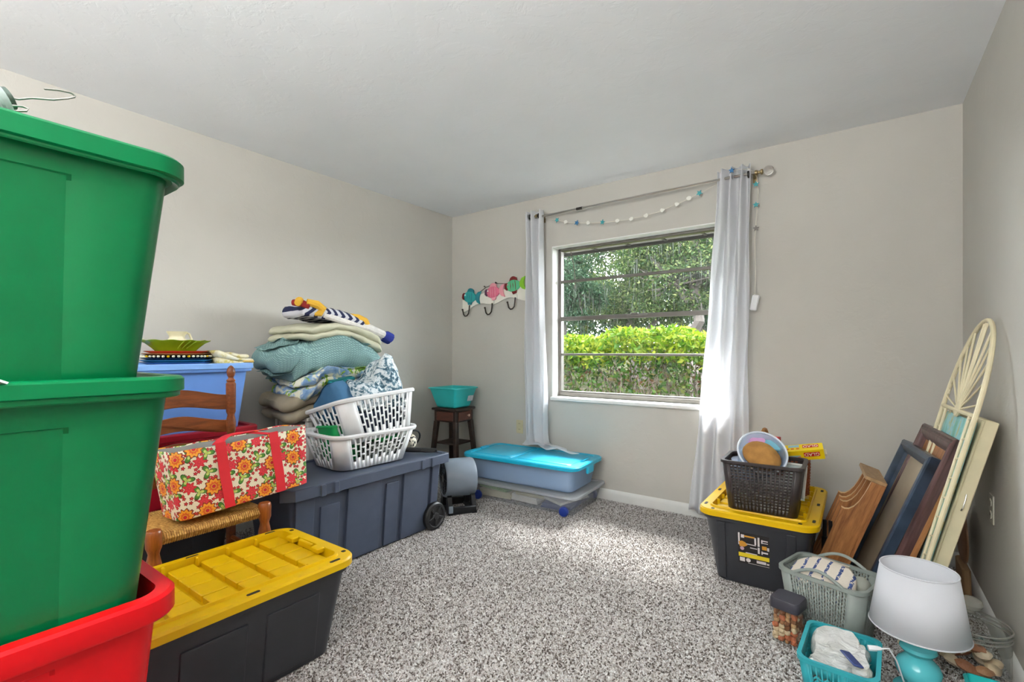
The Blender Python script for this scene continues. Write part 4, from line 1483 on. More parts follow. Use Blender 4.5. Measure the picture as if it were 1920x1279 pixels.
c2 = t.mix(t.ramp(b, [(.54, (0, 0, 0, 1)), (.57, (1, 1, 1, 1))]), c1, t.ramp(t.noise(v, 60, 2), [(.4, S(70, 130, 50)), (.6, S(170, 196, 70))]))
M_hib = t.done(t.principled(c2, .9, t.bump(t.noise(v, 7, 3), .3, .01)))
t = NT('navy_chevron_knit')
v = t.coord()
sp_ = t.n('ShaderNodeSeparateXYZ', {0: v})
zig = t.math('ABSOLUTE', t.math('SUBTRACT', t.math('FRACT', t.math('MULTIPLY', sp_.outputs[2], 13)), .5))
ph = t.math('FRACT', t.math('ADD', t.math('MULTIPLY', sp_.outputs[1], 19), t.math('MULTIPLY', zig, 1.2)))
cc = t.mix(t.math('LESS_THAN', ph, .5), S(34, 40, 78), S(206, 206, 214))
M_chev = t.done(t.principled(cc, .9, t.bump(t.noise(v, 120, 2), .4, .003)))
g = 'folded bedding on the white stool'
def bed(name, label, cat, m, mat, loc, rot=(0, 0, 0)):
    o = m.build(name, mat)
    o.location = loc
    o.rotation_euler = rot
    return tag(o, label, cat, g)
bed('folded_blanket', 'crumpled beige blanket at the bottom of the bedding pile', 'blanket',
    soft_slab(.40, .62, .13, 2, .08, 31, .035, .03, lambda x, y, z: (0, -.05 * max(0, (-y - .1) / .2) * z / .13, -.05 * max(0, (-y - .2) / .13) ** 1.5 + .02 * z), 6), M_beige, (-2.90, 1.84, .752), (0, 0, .06))
bed('folded_comforter', 'blue floral comforter with green leaves second in bedding pile', 'comforter',
    soft_slab(.41, .60, .14, 2, .08, 33, .040, .03, lambda x, y, z: (.03, 0, -.06 * max(0, (-y - .12) / .2)), 6), M_hib, (-2.88, 1.86, .900), (0, 0, -.05))
q_ = bed('folded_quilt', 'thick aqua quilted coverlet in the middle of the bedding pile', 'quilt',
    soft_slab(.42, .70, .21, 1, .10, 35, .045, .045, lambda x, y, z: (.03 * math.sin(y * 9), 0, -.07 * max(0, (y - .0) / .35) * (z / .2) - .09 * max(0, (-y - .18) / .17) * (1 - .5 * z / .21) - .05 * max(0, x / .2) * math.exp(-((y + .08) / .1) ** 2) * (1 - z / .21)), 5), M_aqua, (-2.885, 1.855, 1.035), (0, 0, .05))
qc = soft_slab(.30, .20, .15, 1, .08, 36, .03, .04, None, 7).build('turned_corner', M_aqua, q_)
qc.location = (.02, -.325, -.005)
qc.rotation_euler = (.25, 0, .15)
bed('folded_sheet', 'sage cream cover near the top of the bedding pile', 'bedspread',
    soft_slab(.39, .66, .095, 2, .07, 37, .022, .02, lambda x, y, z: (0, 0, -.13 * max(0, (y + .05) / .4) ** 1.3 - .05 * max(0, (-y - .15) / .18) + .015 * math.sin(y * 10)), 6), M_beige2, (-2.89, 1.88, 1.245), (0, 0, -.04))
th = thing('knit_throw', 'navy chevron knit throw with yellow trim on top of the bedding pile', 'throw', (-2.88, 1.85, 1.338), (math.radians(-10), 0, 0), g)
soft_slab(.30, .46, .075, 1, .05, 39, .016, .02, lambda x, y, z: (0, 0, -.02 * (y / .25) ** 2), 6).build('knit_body', M_chev, th)
M_ykn = plain('yellow_knit', S(232, 180, 60), .9, .5, 120)
M_wkn = plain('white_knit', S(222, 218, 214), .9, .5, 120, .1, 40)
M_rkn = plain('red_knit', S(150, 40, 40), .9, .5, 120)
M_bkn = plain('royal_blue_knit', S(38, 52, 140), .9, .4, 120)
for x, dy in ((.12, 0), (.04, .05)):
    MB().tube([(x, .18, .02), (x, .26, .012), (x, .34, .0), (x + .0, .40 + dy, -.008)], [.028, .03, .028, .026], 10).build('rolled_edge', M_wkn, th)
    MB().tube([(x, .40 + dy, -.008), (x, .425 + dy, -.012), (x, .47 + dy, -.02), (x, .48 + dy, -.022)], [.026, .037, .036, .018], 10).build('blue_tip', M_bkn, th)
MB().tube([(.13, -.10, .02), (.135, .02, .01), (.135, .12, .008), (.13, .22, .01)], .022, 10).build('rolled_edge', M_wkn, th)
MB().tube([(.12, .10, .06), (.13, .16, .055), (.13, .22, .045), (.12, .26, .03)], [.016, .028, .028, .014], 10).build('yellow_trim', M_ykn, th)
MB().tube([(.13, -.22, .07), (.15, -.16, .066), (.15, -.12, .05), (.14, -.13, .02), (.13, -.16, .01)], [.02, .026, .026, .024, .016], 10).build('yellow_trim', M_ykn, th)
MB().tube([(.05, -.26, .06), (.10, -.235, .06), (.14, -.20, .045)], [.02, .024, .018], 10).build('red_trim', M_rkn, th)
MB().tube([(.06, -.235, .075), (.10, -.25, .07), (.12, -.27, .05)], [.018, .026, .02], 10).build('yellow_trim', M_ykn, th)

# ------------------------------------------------------------------ headset-like black gadget and patterned ball on the tote lid
M_cord = plain('black_cable', S(26, 26, 28), .45)
o = thing('coiled_hose', 'black looped cable with grip on the far end of grey tote lid', 'cable', (-2.42, 2.215, .4825))
lp = []
for i in range(26):
    a = 2 * PI * i / 26
    lp.append((-.02 + .02 * math.sin(a), .0 + .075 * math.cos(a), .068 + .06 * math.sin(a)))
MB().tube(lp, .006, 7, closed=True).build('cable_loop', M_cord, o)
MB().tube([(-.02, -.14, .02), (.06, -.08, .018), (.14, -.02, .016), (.19, .03, .014)], [.012, .016, .016, .011], 9).build('grip', M_cord, o)
MB().tube([(.02, -.10, .012), (.10, -.05, .01), (.16, -.04, .012), (.2, .0, .012)], .007, 7).build('cable', M_cord, o)
t = NT('spotted_print')
v = t.coord()
M_spot = t.done(t.principled(t.ramp(t.noise(v, 38, 3, .5, 1.0), [(.44, S(30, 26, 24)), (.5, S(226, 216, 194))]), .6))
o = tag(MB().ball((0, 0, .055), .055, 20, 14).build('spotted_ball', M_spot), 'cream ball with black spots beside the looped cable', 'ball')
o.location = (-2.475, 2.225, .4745)

# ------------------------------------------------------------------ drum fan
M_fan = plain('grey_fan_plastic', S(126, 136, 148), .28, .04, 120, .04)
M_fanb = plain('black_fan_plastic', S(26, 27, 30), .4, .05, 120)
fan = thing('drum_fan', 'grey drum floor fan on black stand behind the grey wheeled tote', 'fan', (-2.345, 2.575, 0), (0, 0, math.radians(57)))
Mf = Matrix.Translation((0, 0, .235)) @ Matrix.Rotation(PI / 2, 4, 'Y')
m = MB(Mf)
m.lathe([(.118, -.11), (.128, -.112), (.134, -.10), (.134, .09), (.128, .108), (.118, .112), (.114, .10), (.116, -.10), (.118, -.11)], 40, cap=False)
m.build('drum', M_fan, fan)
for s in (-1, 1):
    gr = None
    for k, R in enumerate((.118, .098, .078, .058, .038)):
        m = MB(Mf)
        m.tube([(R * math.cos(2 * PI * i / 28), R * math.sin(2 * PI * i / 28), s * .106) for i in range(28)], .0028, 5, closed=True)
        gr = m.build('grille_ring', M_fanb, fan)
    m = MB(Mf)
    for k in range(8):
        a = PI * k / 4
        m.tube([(.02 * math.cos(a), .02 * math.sin(a), s * .108), (.118 * math.cos(a), .118 * math.sin(a), s * .106)], .003, 5)
    m.lathe([(.03, s * .102), (.03, s * .112)], 16)
    m.build('grille_spokes', M_fanb, fan)
m = MB(Mf)
for k in range(5):
    a = 2 * PI * k / 5
    Mb = Matrix.Rotation(a, 4, 'Z') @ Matrix.Translation((.062, 0, 0)) @ Matrix.Rotation(.6, 4, 'X')
    m.prism([(-.04, -.018), (.045, -.034), (.05, .03), (-.04, .018)], .003, Mb)
m.lathe([(.028, -.03), (.028, .05)], 14)
m.build('blades', M_fanb, fan)
m = MB()
for s in (-1, 1):
    m.bbox((s * .085, 0, .012), (.04, .26, .022), .005)
    m.prism([(-.13, .02), (-.06, .02), (-.045, .09), (-.075, .135), (-.10, .12)], .03, Matrix.Translation((s * .085, 0, 0)) @ Matrix.Rotation(PI / 2, 4, 'Z') @ Matrix.Rotation(PI / 2, 4, 'X'))
    m.prism([(.13, .02), (.06, .02), (.045, .09), (.075, .135), (.10, .12)], .03, Matrix.Translation((s * .085, 0, 0)) @ Matrix.Rotation(PI / 2, 4, 'Z') @ Matrix.Rotation(PI / 2, 4, 'X'))
m.bbox((0, -.115, .03), (.2, .03, .05), .005)
m.bbox((0, .115, .03), (.2, .03, .05), .005)
m.build('stand', M_fanb, fan)
MB().bbox((-.085, -.131, .045), (.03, .006, .05), .002).build('clip', M_fan, fan)

# ------------------------------------------------------------------ dark side table in the corner
M_esp = wood('espresso_wood', S(30, 20, 16), S(58, 38, 28), 4, (3, 3, 14), .35, .06)
M_drw = wood('reddish_drawer_wood', S(66, 34, 26), S(104, 56, 40), 4, (3, 14, 14), .35, .06)
tb = thing('side_table', 'small espresso side table with drawer in the corner under turquoise bin', 'side table', (-2.93, 3.16, 0), (0, 0, math.radians(4)))
MB().bbox((0, 0, .636), (.28, .28, .022), .005).build('top', M_esp, tb)
MB().bbox((0, 0, .575), (.245, .245, .10), .004).build('drawer_case', M_esp, tb)
d = MB().bbox((.124, .0, .575), (.012, .18, .078), .003).build('drawer_front', M_drw, tb)
MB(Matrix.Translation((.132, .03, .578)) @ Matrix.Rotation(PI / 2, 4, 'Y')).lathe([(.004, -.002), (.005, .008), (.012, .014), (.012, .02), (.004, .024)], 14).build('knob', plain('glass_knob', S(210, 170, 150), .15), d)
MB().bbox((.0, -.124, .575), (.18, .012, .078), .003).build('side_panel', M_drw, tb)
for sx_ in (-1, 1):
    for sy_ in (-1, 1):
        m = MB()
        m.loft([[(sx_ * .150 + a * .016, sy_ * .150 + b * .016, 0) for a, b in ((-1, -1), (1, -1), (1, 1), (-1, 1))],
                [(sx_ * .105 + a * .020, sy_ * .105 + b * .020, .53) for a, b in ((-1, -1), (1, -1), (1, 1), (-1, 1))]], True, True)
        m.build('leg', M_esp, tb, bevel=.003)
MB().bbox((0, 0, .335), (.225, .225, .016), .003).build('shelf', M_esp, tb)
M_turqbin = plain('turquoise_bin_plastic', S(44, 186, 184), .38, .05, 140, .03)
tq = thing('turquoise_bin', 'small turquoise plastic bin on the dark corner table', 'bin', (-2.925, 3.15, .648), (0, 0, math.radians(2)))
def dip(p, i):
    return p
m = tub(.31, .31, .18, .05, .02, .004, .010, .012, 4)
for v_ in m.v:
    if v_.z > .12 and abs(v_.y) < .18:
        v_.z -= .03 * math.exp(-(v_.y / .09) ** 2) * ((v_.z - .12) / .065) * (1 if abs(v_.x) > .1 else 0)
m.build('shell', M_turqbin, tq)
m = MB(Matrix.Translation((.141, .065, .08)) @ Euler((0, math.radians(16), 0)).to_matrix().to_4x4())
m.bbox((0, 0, 0), (.003, .075, .05), .001)
m.build('sticker', plain('spotted_sticker', S(216, 214, 216), .5, 0, 50, .2, 80), tq, label='pale printed sticker')
M_sock = plain('white_sock_cotton', S(226, 226, 226), .9, .3, 200)
M_blks = plain('black_cotton', S(36, 36, 40), .9, .3, 200)
for (x, y, z, mt, lb) in ((.035, .0, .135, M_sock, 'white rolled cloth in the turquoise corner bin'), (-.03, .045, .135, M_blks, 'black rolled cloth in the turquoise corner bin'),
                          (-.02, -.05, .13, plain('grey_cotton', S(130, 132, 140), .9, .3, 200), 'grey rolled cloth in the turquoise corner bin')):
    m = MB()
    m.ball((0, 0, 0), .05, 14, 10, (1.0, .8, .8))
    o = m.build('rolled_cloth', mt)
    o.location = (-2.925 + x, 3.15 + y, .648 + z - .03)
    tag(o, lb, 'cloth')
    MB().tube([(.01, -.03, .026), (.03, .0, .03), (.01, .03, .026)], .010, 7).build('fold', M_blks if mt is M_sock else M_sock, o)
m = MB()
m.lathe([(.02, .0), (.08, .0), (.088, .075), (.08, .08), (.01, .08)], 16)
o = tag(m.build('cloth_bundle', M_dk), 'dark cloth bundle underneath the rolls in the turquoise corner bin', 'cloth')
o.location = (-2.925, 3.15, .6535)

# ------------------------------------------------------------------ under-bed boxes
def clearplastic(name, tint, op):
    t = NT(name)
    tr = t.n('ShaderNodeBsdfTransparent', {'Color': tuple(.86 + .14 * x for x in tint[:3]) + (1,)})
    p = t.principled(tint, .25, None)
    tl = t.n('ShaderNodeBsdfTranslucent', {'Color': tint})
    b = t.n('ShaderNodeMixShader', {0: .4, 1: p.outputs[0], 2: tl.outputs[0]})
    return t.done(t.n('ShaderNodeMixShader', {0: op, 1: tr.outputs[0], 2: b.outputs[0]}))
M_clear = clearplastic('clear_plastic', S(236, 240, 246), .16)
M_milky = clearplastic('milky_blue_plastic', S(206, 226, 248), .42)
M_clearlid = clearplastic('clear_lid_plastic', S(240, 243, 246), .4)
t = NT('turquoise_lid_plastic')
v = t.coord()
M_tlid = t.done(t.principled(t.ramp(t.noise(v, 12, 2), [(.3, S(22, 166, 202)), (.7, S(30, 178, 212))]), .32, t.bump(t.noise(v, 160, 2), .06, .002)))
M_wblue = plain('cobalt_wheel', S(36, 62, 150), .4)
UA = math.radians(3.0)
cb = thing('underbed_box', 'clear underbed box with blue wheels, bottom one, full of papers', 'storage box', (-2.03, 3.115, 0), (0, 0, UA))
m = tub(.90, .50, .135, .03, .03, .004, .014, .012, 5)
m.build('body', M_clear, cb)
ringlid(.95, .55, .022, .05, .126, 6, .006, .05).build('lid', M_clearlid, cb)
for sx_ in (-1, 1):
    for sy_ in (-1, 1):
        m = MB(Matrix.Translation((sx_ * .37, sy_ * .25, .035)) @ Matrix.Rotation(PI / 2, 4, 'X'))
        m.lathe([(.006, -.016), (.03, -.016), (.035, -.008), (.035, .008), (.03, .016), (.006, .016)], 18)
        m.build('wheel', M_wblue, cb)
MB().bbox((.435, 0, .075), (.03, .16, .05), .006).build('handle', M_clear, cb)
M_paper = plain('white_paper', S(228, 226, 218), .8)
M_paper2 = plain('cream_card', S(214, 206, 178), .8)
M_paper3 = plain('pale_green_card', S(170, 196, 150), .8)
M_folder = plain('navy_folder', S(52, 66, 112), .6)
Mcb = Matrix.Translation((-2.03, 3.115, 0)) @ Matrix.Rotation(UA, 4, 'Z')
for i, (x, y, z, w, d_, hgt, a, tilt, mt, lb) in enumerate((
        (-.26, 0, .02, .28, .38, .05, .05, 0, M_paper2, 'cream papers stacked in left end of clear underbed box'),
        (-.26, -.02, .074, .26, .34, .02, -.06, .03, M_paper3, 'pale green card on papers in clear underbed box'),
        (.02, .02, .02, .24, .40, .045, -.08, 0, M_paper, 'white papers in the middle of the clear underbed box'),
        (.02, -.04, .07, .22, .30, .02, .25, .08, M_paper2, 'tilted cream sheet in the middle of clear underbed box'),
        (.27, 0, .02, .22, .40, .035, .04, 0, M_folder, 'navy folder at right end of clear underbed box'),
        (.27, -.03, .062, .2, .30, .018, -.3, .1, M_paper, 'white envelope on the navy folder in clear underbed box'))):
    m = MB()
    for k in range(3):
        m.box((random.uniform(-.004, .004), random.uniform(-.004, .004), hgt * (k + .5) / 3), (w, d_, hgt / 3 - .001), Matrix.Rotation(random.uniform(-.04, .04), 3, 'Z'))
    o = m.build('paper_stack', mt, smooth=0)
    o.matrix_world = Mcb @ Matrix.Translation((x, y, z)) @ Euler((0, tilt, a)).to_matrix().to_4x4()
    tag(o, lb, 'papers', 'papers in the clear box')
ub = thing('underbed_box', 'milky underbed box with turquoise lid under the left curtain', 'storage box', (-2.06, 3.10, .149), (0, 0, UA))
tub(.93, .44, .175, .035, .045, .004, .012, .012, 6).build('body', M_milky, ub)
m = MB()
def RR(w, d_, r, z):
    return L3(rrect(w, d_, r, 7), z)
m.loft([RR(.985, .495, .07, .166), RR(1.0, .51, .075, .170), RR(1.0, .51, .075, .190), RR(.985, .495, .07, .197), RR(.90, .43, .05, .199), RR(.885, .415, .045, .193)], True, True)
lid = m.build('lid', M_tlid, ub)
MB().bbox((-.06, 0, .195), (.012, .42, .010), .003).build('hinge_ridge', M_tlid, lid)
for x0, x1 in ((-.42, -.09), (-.03, .42)):
    m = MB()
    m.loft([RR(x1 - x0, .36, .03, .192), RR(x1 - x0 - .01, .35, .03, .1965)], True, True)
    for v_ in m.v:
        v_.x += (x0 + x1) / 2
    m.build('field', M_tlid, lid)
for s in (-1, 1):
    hd = MB().bbox((s * .49, 0, .145), (.02, .10, .055), .005).build('latch', plain('bright_turquoise_latch', S(40, 190, 226), .35), ub)
    MB().tube([(s * .44, -.05, .199), (s * .455, -.04, .206), (s * .455, .04, .206), (s * .44, .05, .199)], .005, 6).build('grip', M_tlid, ub)
o = tag(soft_slab(.78, .30, .10, 3, .05, 51, .01, .012).build('stored_blanket', plain('pale_blue_cotton', S(196, 220, 246), .9, .2, 120, .1)), 'pale blue blanket showing through milky underbed box', 'blanket')
o.matrix_world = Matrix.Translation((-2.06, 3.10, .156)) @ Matrix.Rotation(UA, 4, 'Z')
# ------------------------------------------------------------------ tote with basket at right of window
yr = yellow_tote('black tote with yellow lid under the black basket, product label on its end', (-.3975, 2.86, 0))
M_lab = plain('label_black', S(40, 36, 36), .4)
M_labw = plain('label_white', S(222, 214, 214), .4)
M_laby = plain('label_yellow', S(226, 200, 40), .4)
M_labo = plain('label_orange', S(214, 150, 50), .4)
tilt = math.atan2(.05, .345)
Ml = Matrix.Translation((-.007, -.3375 + .0, .195)) @ Matrix.Rotation(PI / 2 + tilt * -1.0, 4, 'X')
# face of the tote's end: y = -.3625 + .05 * (1 - z / .345)
zc_ = .195
Ml = Matrix.Translation((-.007, -.3625 + .05 * (1 - zc_ / .345) - .0012, zc_)) @ Matrix.Rotation(PI / 2 + tilt, 4, 'X')
lb = MB(Ml).box((0, 0, 0), (.135, .155, .0015)).build('product_label', M_lab, yr, smooth=0, label='black and yellow printed product label')
def lbox(x, y, w, h, mt, z=.0012):
    MB(Ml).box((x, y, z), (w, h, .0008)).build('print', mt, lb, smooth=0)
lbox(-.063, .045, .007, .06, M_labw)
lbox(-.047, .06, .014, .016, M_labw)
lbox(-.018, .062, .046, .007, M_labo)
lbox(.008, .045, .007, .034, M_labw)
lbox(.022, .045, .008, .045, M_labw)
lbox(.022, .002, .008, .03, M_labw)
lbox(.036, .05, .005, .018, M_labw)
lbox(.05, .055, .022, .005, M_labw)
lbox(.05, .044, .022, .003, M_labw)
lbox(.046, .02, .02, .018, M_labo)
lbox(.062, .017, .008, .016, M_labw)
lbox(.05, -.004, .022, .007, M_labw)
lbox(.036, -.006, .005, .016, M_labw)
MB(Ml).prism([(-.065, .03), (-.05, .036), (-.035, .03), (-.026, .018), (-.04, .008), (-.06, .006)], .001, Matrix.Translation((0, 0, .0012))).build('print', M_labo, lb, smooth=0)
MB(Ml).lathe([(.009, .0012), (.009, .002)], 14, (-.05, -.002, 0)).build('print', plain('label_pink', S(206, 170, 190), .4), lb)
lbox(-.012, .024, .044, .004, M_labw)
lbox(.0, .008, .03, .004, M_labw)
lbox(0, -.034, .132, .02, M_laby)
lbox(-.01, -.021, .05, .004, M_labw)
lbox(-.05, -.058, .022, .02, M_labw)
MB(Ml).lathe([(.010, .0012), (.010, .002)], 14, (-.024, -.057, 0)).build('print', M_labw, lb)
lbox(.032, -.056, .04, .013, M_labw)
lbox(.06, -.058, .01, .008, M_labw)
lbox(.02, -.072, .09, .002, M_labw)

# black pierced basket
M_bbask = plain('dark_brown_basket_plastic', S(52, 44, 44), .4, .05, 140)
BB = (-.375, 2.625, .3765)
bb = thing('pierced_basket', 'dark brown pierced plastic basket on the yellow lid at right', 'basket', BB, (0, 0, math.radians(1)))
perf_shell(.29, .215, .34, .265, .232, .03, 15, 11, 14, (.02, .22), .62, .46, False, 0.0, (.01, .01)).build('wall', M_bbask, bb, smooth=30, solid=.004)
MB().loft([L3(rrect(.288, .213, .03, 5), 0), L3(rrect(.288, .213, .03, 5), .005)], True, True).build('base', M_bbask, bb)
rim_ring(.34, .265, .034, .224, .012, .016, 6).build('rim', M_bbask, bb)

# see-through tub holding a brown sponge
M_tubp = clearplastic('bluish_clear_plastic', S(196, 214, 234), .5)
Mt_ = Matrix.Translation((-.392, 2.615, .625)) @ Euler((math.radians(52), math.radians(6), math.radians(20))).to_matrix().to_4x4()
o = thing('clear_tub', 'round clear plastic tub tilted forward in the dark basket, sponge inside', 'tub', M=Mt_)
MB().lathe([(.02, -.06), (.085, -.06), (.092, -.05), (.104, .038), (.112, .04), (.113, .046), (.108, .048), (.101, .044), (.089, -.046), (.003, -.052)], 36).build('tub', M_tubp, o)
M_rimw = plain('pale_plastic_rim', S(214, 222, 232), .3)
MB().tube([(.109 * math.cos(2 * PI * i / 40), .109 * math.sin(2 * PI * i / 40), .046) for i in range(40)], .0045, 7, closed=True).build('rim', M_rimw, o)
t = NT('tan_sponge')
v = t.coord()
M_spg = t.done(t.principled(t.ramp(t.noise(v, 16, 4), [(.3, S(150, 104, 52)), (.6, S(188, 138, 72)), (.75, S(204, 158, 92))]), .9, t.bump(t.noise(v, 60, 4), .5, .006)))
m = MB()
loops = []
for i in range(15):
    a = -PI / 2 + PI * i / 14
    loops.append([])
    for k in range(26):
        b = 2 * PI * k / 26
        p = Vector((max(.02, math.cos(a)) * math.cos(b) * .088, max(.02, math.cos(a)) * math.sin(b) * .066, math.sin(a) * .045))
        loops[-1].append(p + noise.noise_vector(p * 14) * .012)
m.loft(loops, True, True)
o = tag(m.build('sponge', M_spg), 'tan brown oval sponge lying in the clear round tub', 'sponge')
o.matrix_world = Mt_ @ Matrix.Translation((.0, -.012, .028)) @ Matrix.Rotation(-.45, 4, 'Z')
def loose(name, label, cat, m, mat, loc, rot=(0, 0, 0), smooth=35, group=None):
    o = m.build(name, mat, smooth=smooth)
    o.location = loc
    o.rotation_euler = rot
    return tag(o, label, cat, group)
loose('plastic_wrap', 'crumpled teal and blue plastic behind the sponge in clear tub', 'plastic', soft_slab(.10, .05, .04, 2, .02, 61, .014, .01), plain('teal_film', S(130, 190, 206), .3), Mt_ @ Vector((.05, .055, -.02)), (.8, .1, .6))
loose('pink_cloth', 'pink lilac cloth scrap behind the sponge in clear tub', 'cloth', soft_slab(.07, .03, .04, 2, .014, 62, .008, .008), plain('lilac_cloth', S(214, 160, 204), .8), Mt_ @ Vector((-.015, .068, -.01)), (.8, .1, .4))
loose('plastic_bag', 'pale blue plastic bag at left inside the dark pierced basket', 'plastic bag', soft_slab(.11, .17, .15, 2, .04, 63, .02, .015), clearplastic('pale_bag_film', S(206, 220, 240), .85), (-.468, 2.63, .44), (0, 0, .1))
loose('stored_cloths', 'pale cloths filling the bottom of the dark pierced basket', 'cloth', soft_slab(.272, .2, .13, 3, .03, 64, .004, .006), plain('pale_grey_cloth', S(206, 204, 200), .9), (-.375, 2.625, .384))
fr_ = thing('small_picture_frame', 'small silver picture frame standing in right end of dark basket', 'picture frame', (-.255, 2.635, .435), (math.radians(-16), 0, math.radians(-12)))
M_silver = plain('silver_frame_paint', S(206, 204, 196), .35, .05, 80, .05)
for c_, s_ in (((0, 0, .006), (.10, .012, .012)), ((0, 0, .164), (.10, .012, .012)), ((-.044, 0, .085), (.012, .012, .15)), ((.044, 0, .085), (.012, .012, .15))):
    MB().bbox(c_, s_, .003).build('rail', M_silver, fr_)
MB().box((0, .002, .085), (.08, .004, .15)).build('picture', plain('pale_print', S(176, 184, 178), .3), fr_, smooth=0)
# red carton
rb = thing('red_carton', 'red carton with white lettering standing behind clear tub', 'carton', (-.405, 2.80, .402), (math.radians(-3), 0, math.radians(-6)))
MB().bbox((0, 0, .148), (.15, .05, .296), .002).build('carton', plain('red_card', S(200, 26, 36), .45), rb)
for x, w in ((-.05, .012), (-.03, .016), (-.008, .012), (.012, .018), (.035, .014)):
    MB().box((x, -.0256, .284), (w, .001, .012)).build('print', M_labw, rb, smooth=0)
    MB().box((x, 0, .2965), (w, .02, .001)).build('print', M_labw, rb, smooth=0)

# wicker basket with handle behind
M_wick = wood('red_brown_wicker', S(110, 46, 20), S(184, 98, 52), 30, (3, 3, 20), .5, .3)
M_cane = wood('golden_cane', S(120, 76, 34), S(186, 134, 74), 20, (5, 5, 5), .45, .2)
wk = thing('wicker_basket', 'reddish wicker basket with arched cane handle behind the dark basket', 'basket', (-.335, 2.99, .3765))
NS = 40
for j in range(11):
    z = .008 + j * .0155
    k = z / .17
    pts = []
    for i in range(NS * 2):
        a = 2 * PI * i / (NS * 2)
        R = 1 + .05 * k
        wv = .0035 * (1 if ((i // 2) + j) % 2 else -1)
        pts.append(((.115 * R + wv) * math.cos(a), (.095 * R + wv) * math.sin(a), z))
    MB().tube(pts, .0068, 6, closed=True).build('weave_strand', M_wick, wk)
m = MB()
for i in range(20):
    a = 2 * PI * i / 20
    m.tube([(.115 * math.cos(a), .095 * math.sin(a), 0), (.121 * math.cos(a), .10 * math.sin(a), .175)], .004, 6)
m.lathe([(.002, .002), (.112, .002), (.112, .008), (.002, .008)], 30, sy=.83)
m.build('stakes', M_wick, wk)
for dz in (0, .009):
    MB().tube([((.122) * math.cos(2 * PI * i / 40), .102 * math.sin(2 * PI * i / 40), .178 + dz) for i in range(40)], .007, 6, closed=True).build('rim', M_wick, wk)
pts = []
for i in range(19):
    a = PI * i / 18
    pts.append((-.09 + .0 * i, -.098 * math.cos(a), .15 + .175 * math.sin(a)))
MB().tube(pts, .0105, 9).build('handle', M_cane, wk)
m = MB()
for i in range(90):
    a = PI * (i + .5) / 90
    p = Vector((-.09, -.098 * math.cos(a), .15 + .175 * math.sin(a)))
    q = Vector((0, .098 * math.sin(a), .175 * math.cos(a))).normalized()
    n_ = Vector((1, 0, 0)).cross(q)
    if i % 2 == 0:
        m.tube([p + (Vector((1, 0, 0)) * math.cos(b) + n_ * math.sin(b)) * .0115 for b in [2 * PI * k / 8 for k in range(8)]], .0022, 4, closed=True)
m.build('handle_wrap', M_cane, wk)
# yellow cling film cartons sticking out of the wicker basket
M_gy = plain('glad_yellow_card', S(238, 208, 20), .4)
M_gr = plain('logo_red', S(196, 40, 30), .4)
M_gw = plain('logo_white', S(246, 240, 226), .4)
M_gb = plain('logo_blue', S(150, 196, 214), .4)
M_go = plain('logo_orange', S(220, 120, 40), .4)
gd = thing('film_carton', 'yellow cling film carton lettered GLAD sticking out of wicker basket', 'carton', (-.262, 2.965, .60), (math.radians(24), math.radians(-11), math.radians(4)))
MB().bbox((0, 0, 0), (.235, .06, .062), .002).build('carton', M_gy, gd)
def on_face(face, x, v_, w, h, mt, lift=.0008):
    if face == 'top':
        return MB().box((x, v_, .031 + lift), (w, h, .0006)).build('print', mt, gd, smooth=0)
    return MB().box((x, -.030 - lift, v_), (w, .0006, h)).build('print', mt, gd, smooth=0)
for face in ('top', 'front'):
    a = on_face(face, .062, .004, .072, .026, M_gr)
    Mx = Matrix.Rotation(PI, 4, 'Z')
    if face == 'top':
        Mx = Matrix.Translation((.062, .004, .0325)) @ Mx
    else:
        Mx = Matrix.Translation((.062, -.0318, .004)) @ Matrix.Rotation(PI / 2, 4, 'X') @ Mx
    text_part('lettering', 'GLAD', .026, Mx, M_gw, gd)
    on_face(face, -.015, .012 if face == 'top' else -.008, .05, .02, M_gb)
    for k in range(3):
        on_face(face, -.045 + .024 * k, -.012, .014, .012, M_go, .0012)
    on_face(face, -.085, -.004, .03, .016, plain('logo_dark', S(110, 96, 30), .4))
MB().bbox((.122, .0, -.012), (.012, .045, .02), .003).build('end_tab', plain('tab_white', S(206, 200, 180), .5), gd)

# ------------------------------------------------------------------ things leaning on the right wall
def lean_M(near, yaw, lean, w):
    """local x: far -> near along the foot, y: up the slope, z: out into the room; origin at foot centre"""
    y_, l_ = math.radians(yaw), math.radians(lean)
    xa = Vector((math.sin(y_), -math.cos(y_), 0))
    dr = Vector((math.cos(y_), math.sin(y_), 0))
    ya = dr * math.sin(l_) + Vector((0, 0, math.cos(l_)))
    za = xa.cross(ya)
    o_ = Vector((near[0], near[1], 0)) - xa * w / 2
    M_ = Matrix.Identity(4)
    for i in range(3):
        M_[i][0], M_[i][1], M_[i][2], M_[i][3] = xa[i], ya[i], za[i], o_[i]
    return M_

def frame_sides(o, w, h, prof, mat, y0=0.0):
    """mitred moulding; prof = (distance in from the outer edge, depth) pairs"""
    cs = [(-w / 2, y0), (w / 2, y0), (w / 2, y0 + h), (-w / 2, y0 + h)]
    cx, cy = 0, y0 + h / 2
    for i, nm in enumerate(('bottom_rail', 'stile', 'top_rail', 'stile')):
        a, b = cs[i], cs[(i + 1) % 4]
        loops = []
        for c_ in (a, b):
            sx_ = -1 if c_[0] > cx else 1
            sy_ = -1 if c_[1] > cy else 1
            loops.append([(c_[0] + sx_ * u, c_[1] + sy_ * u, d_) for u, d_ in prof])
        MB().loft(loops, True, True).build(nm, mat, o, smooth=25)

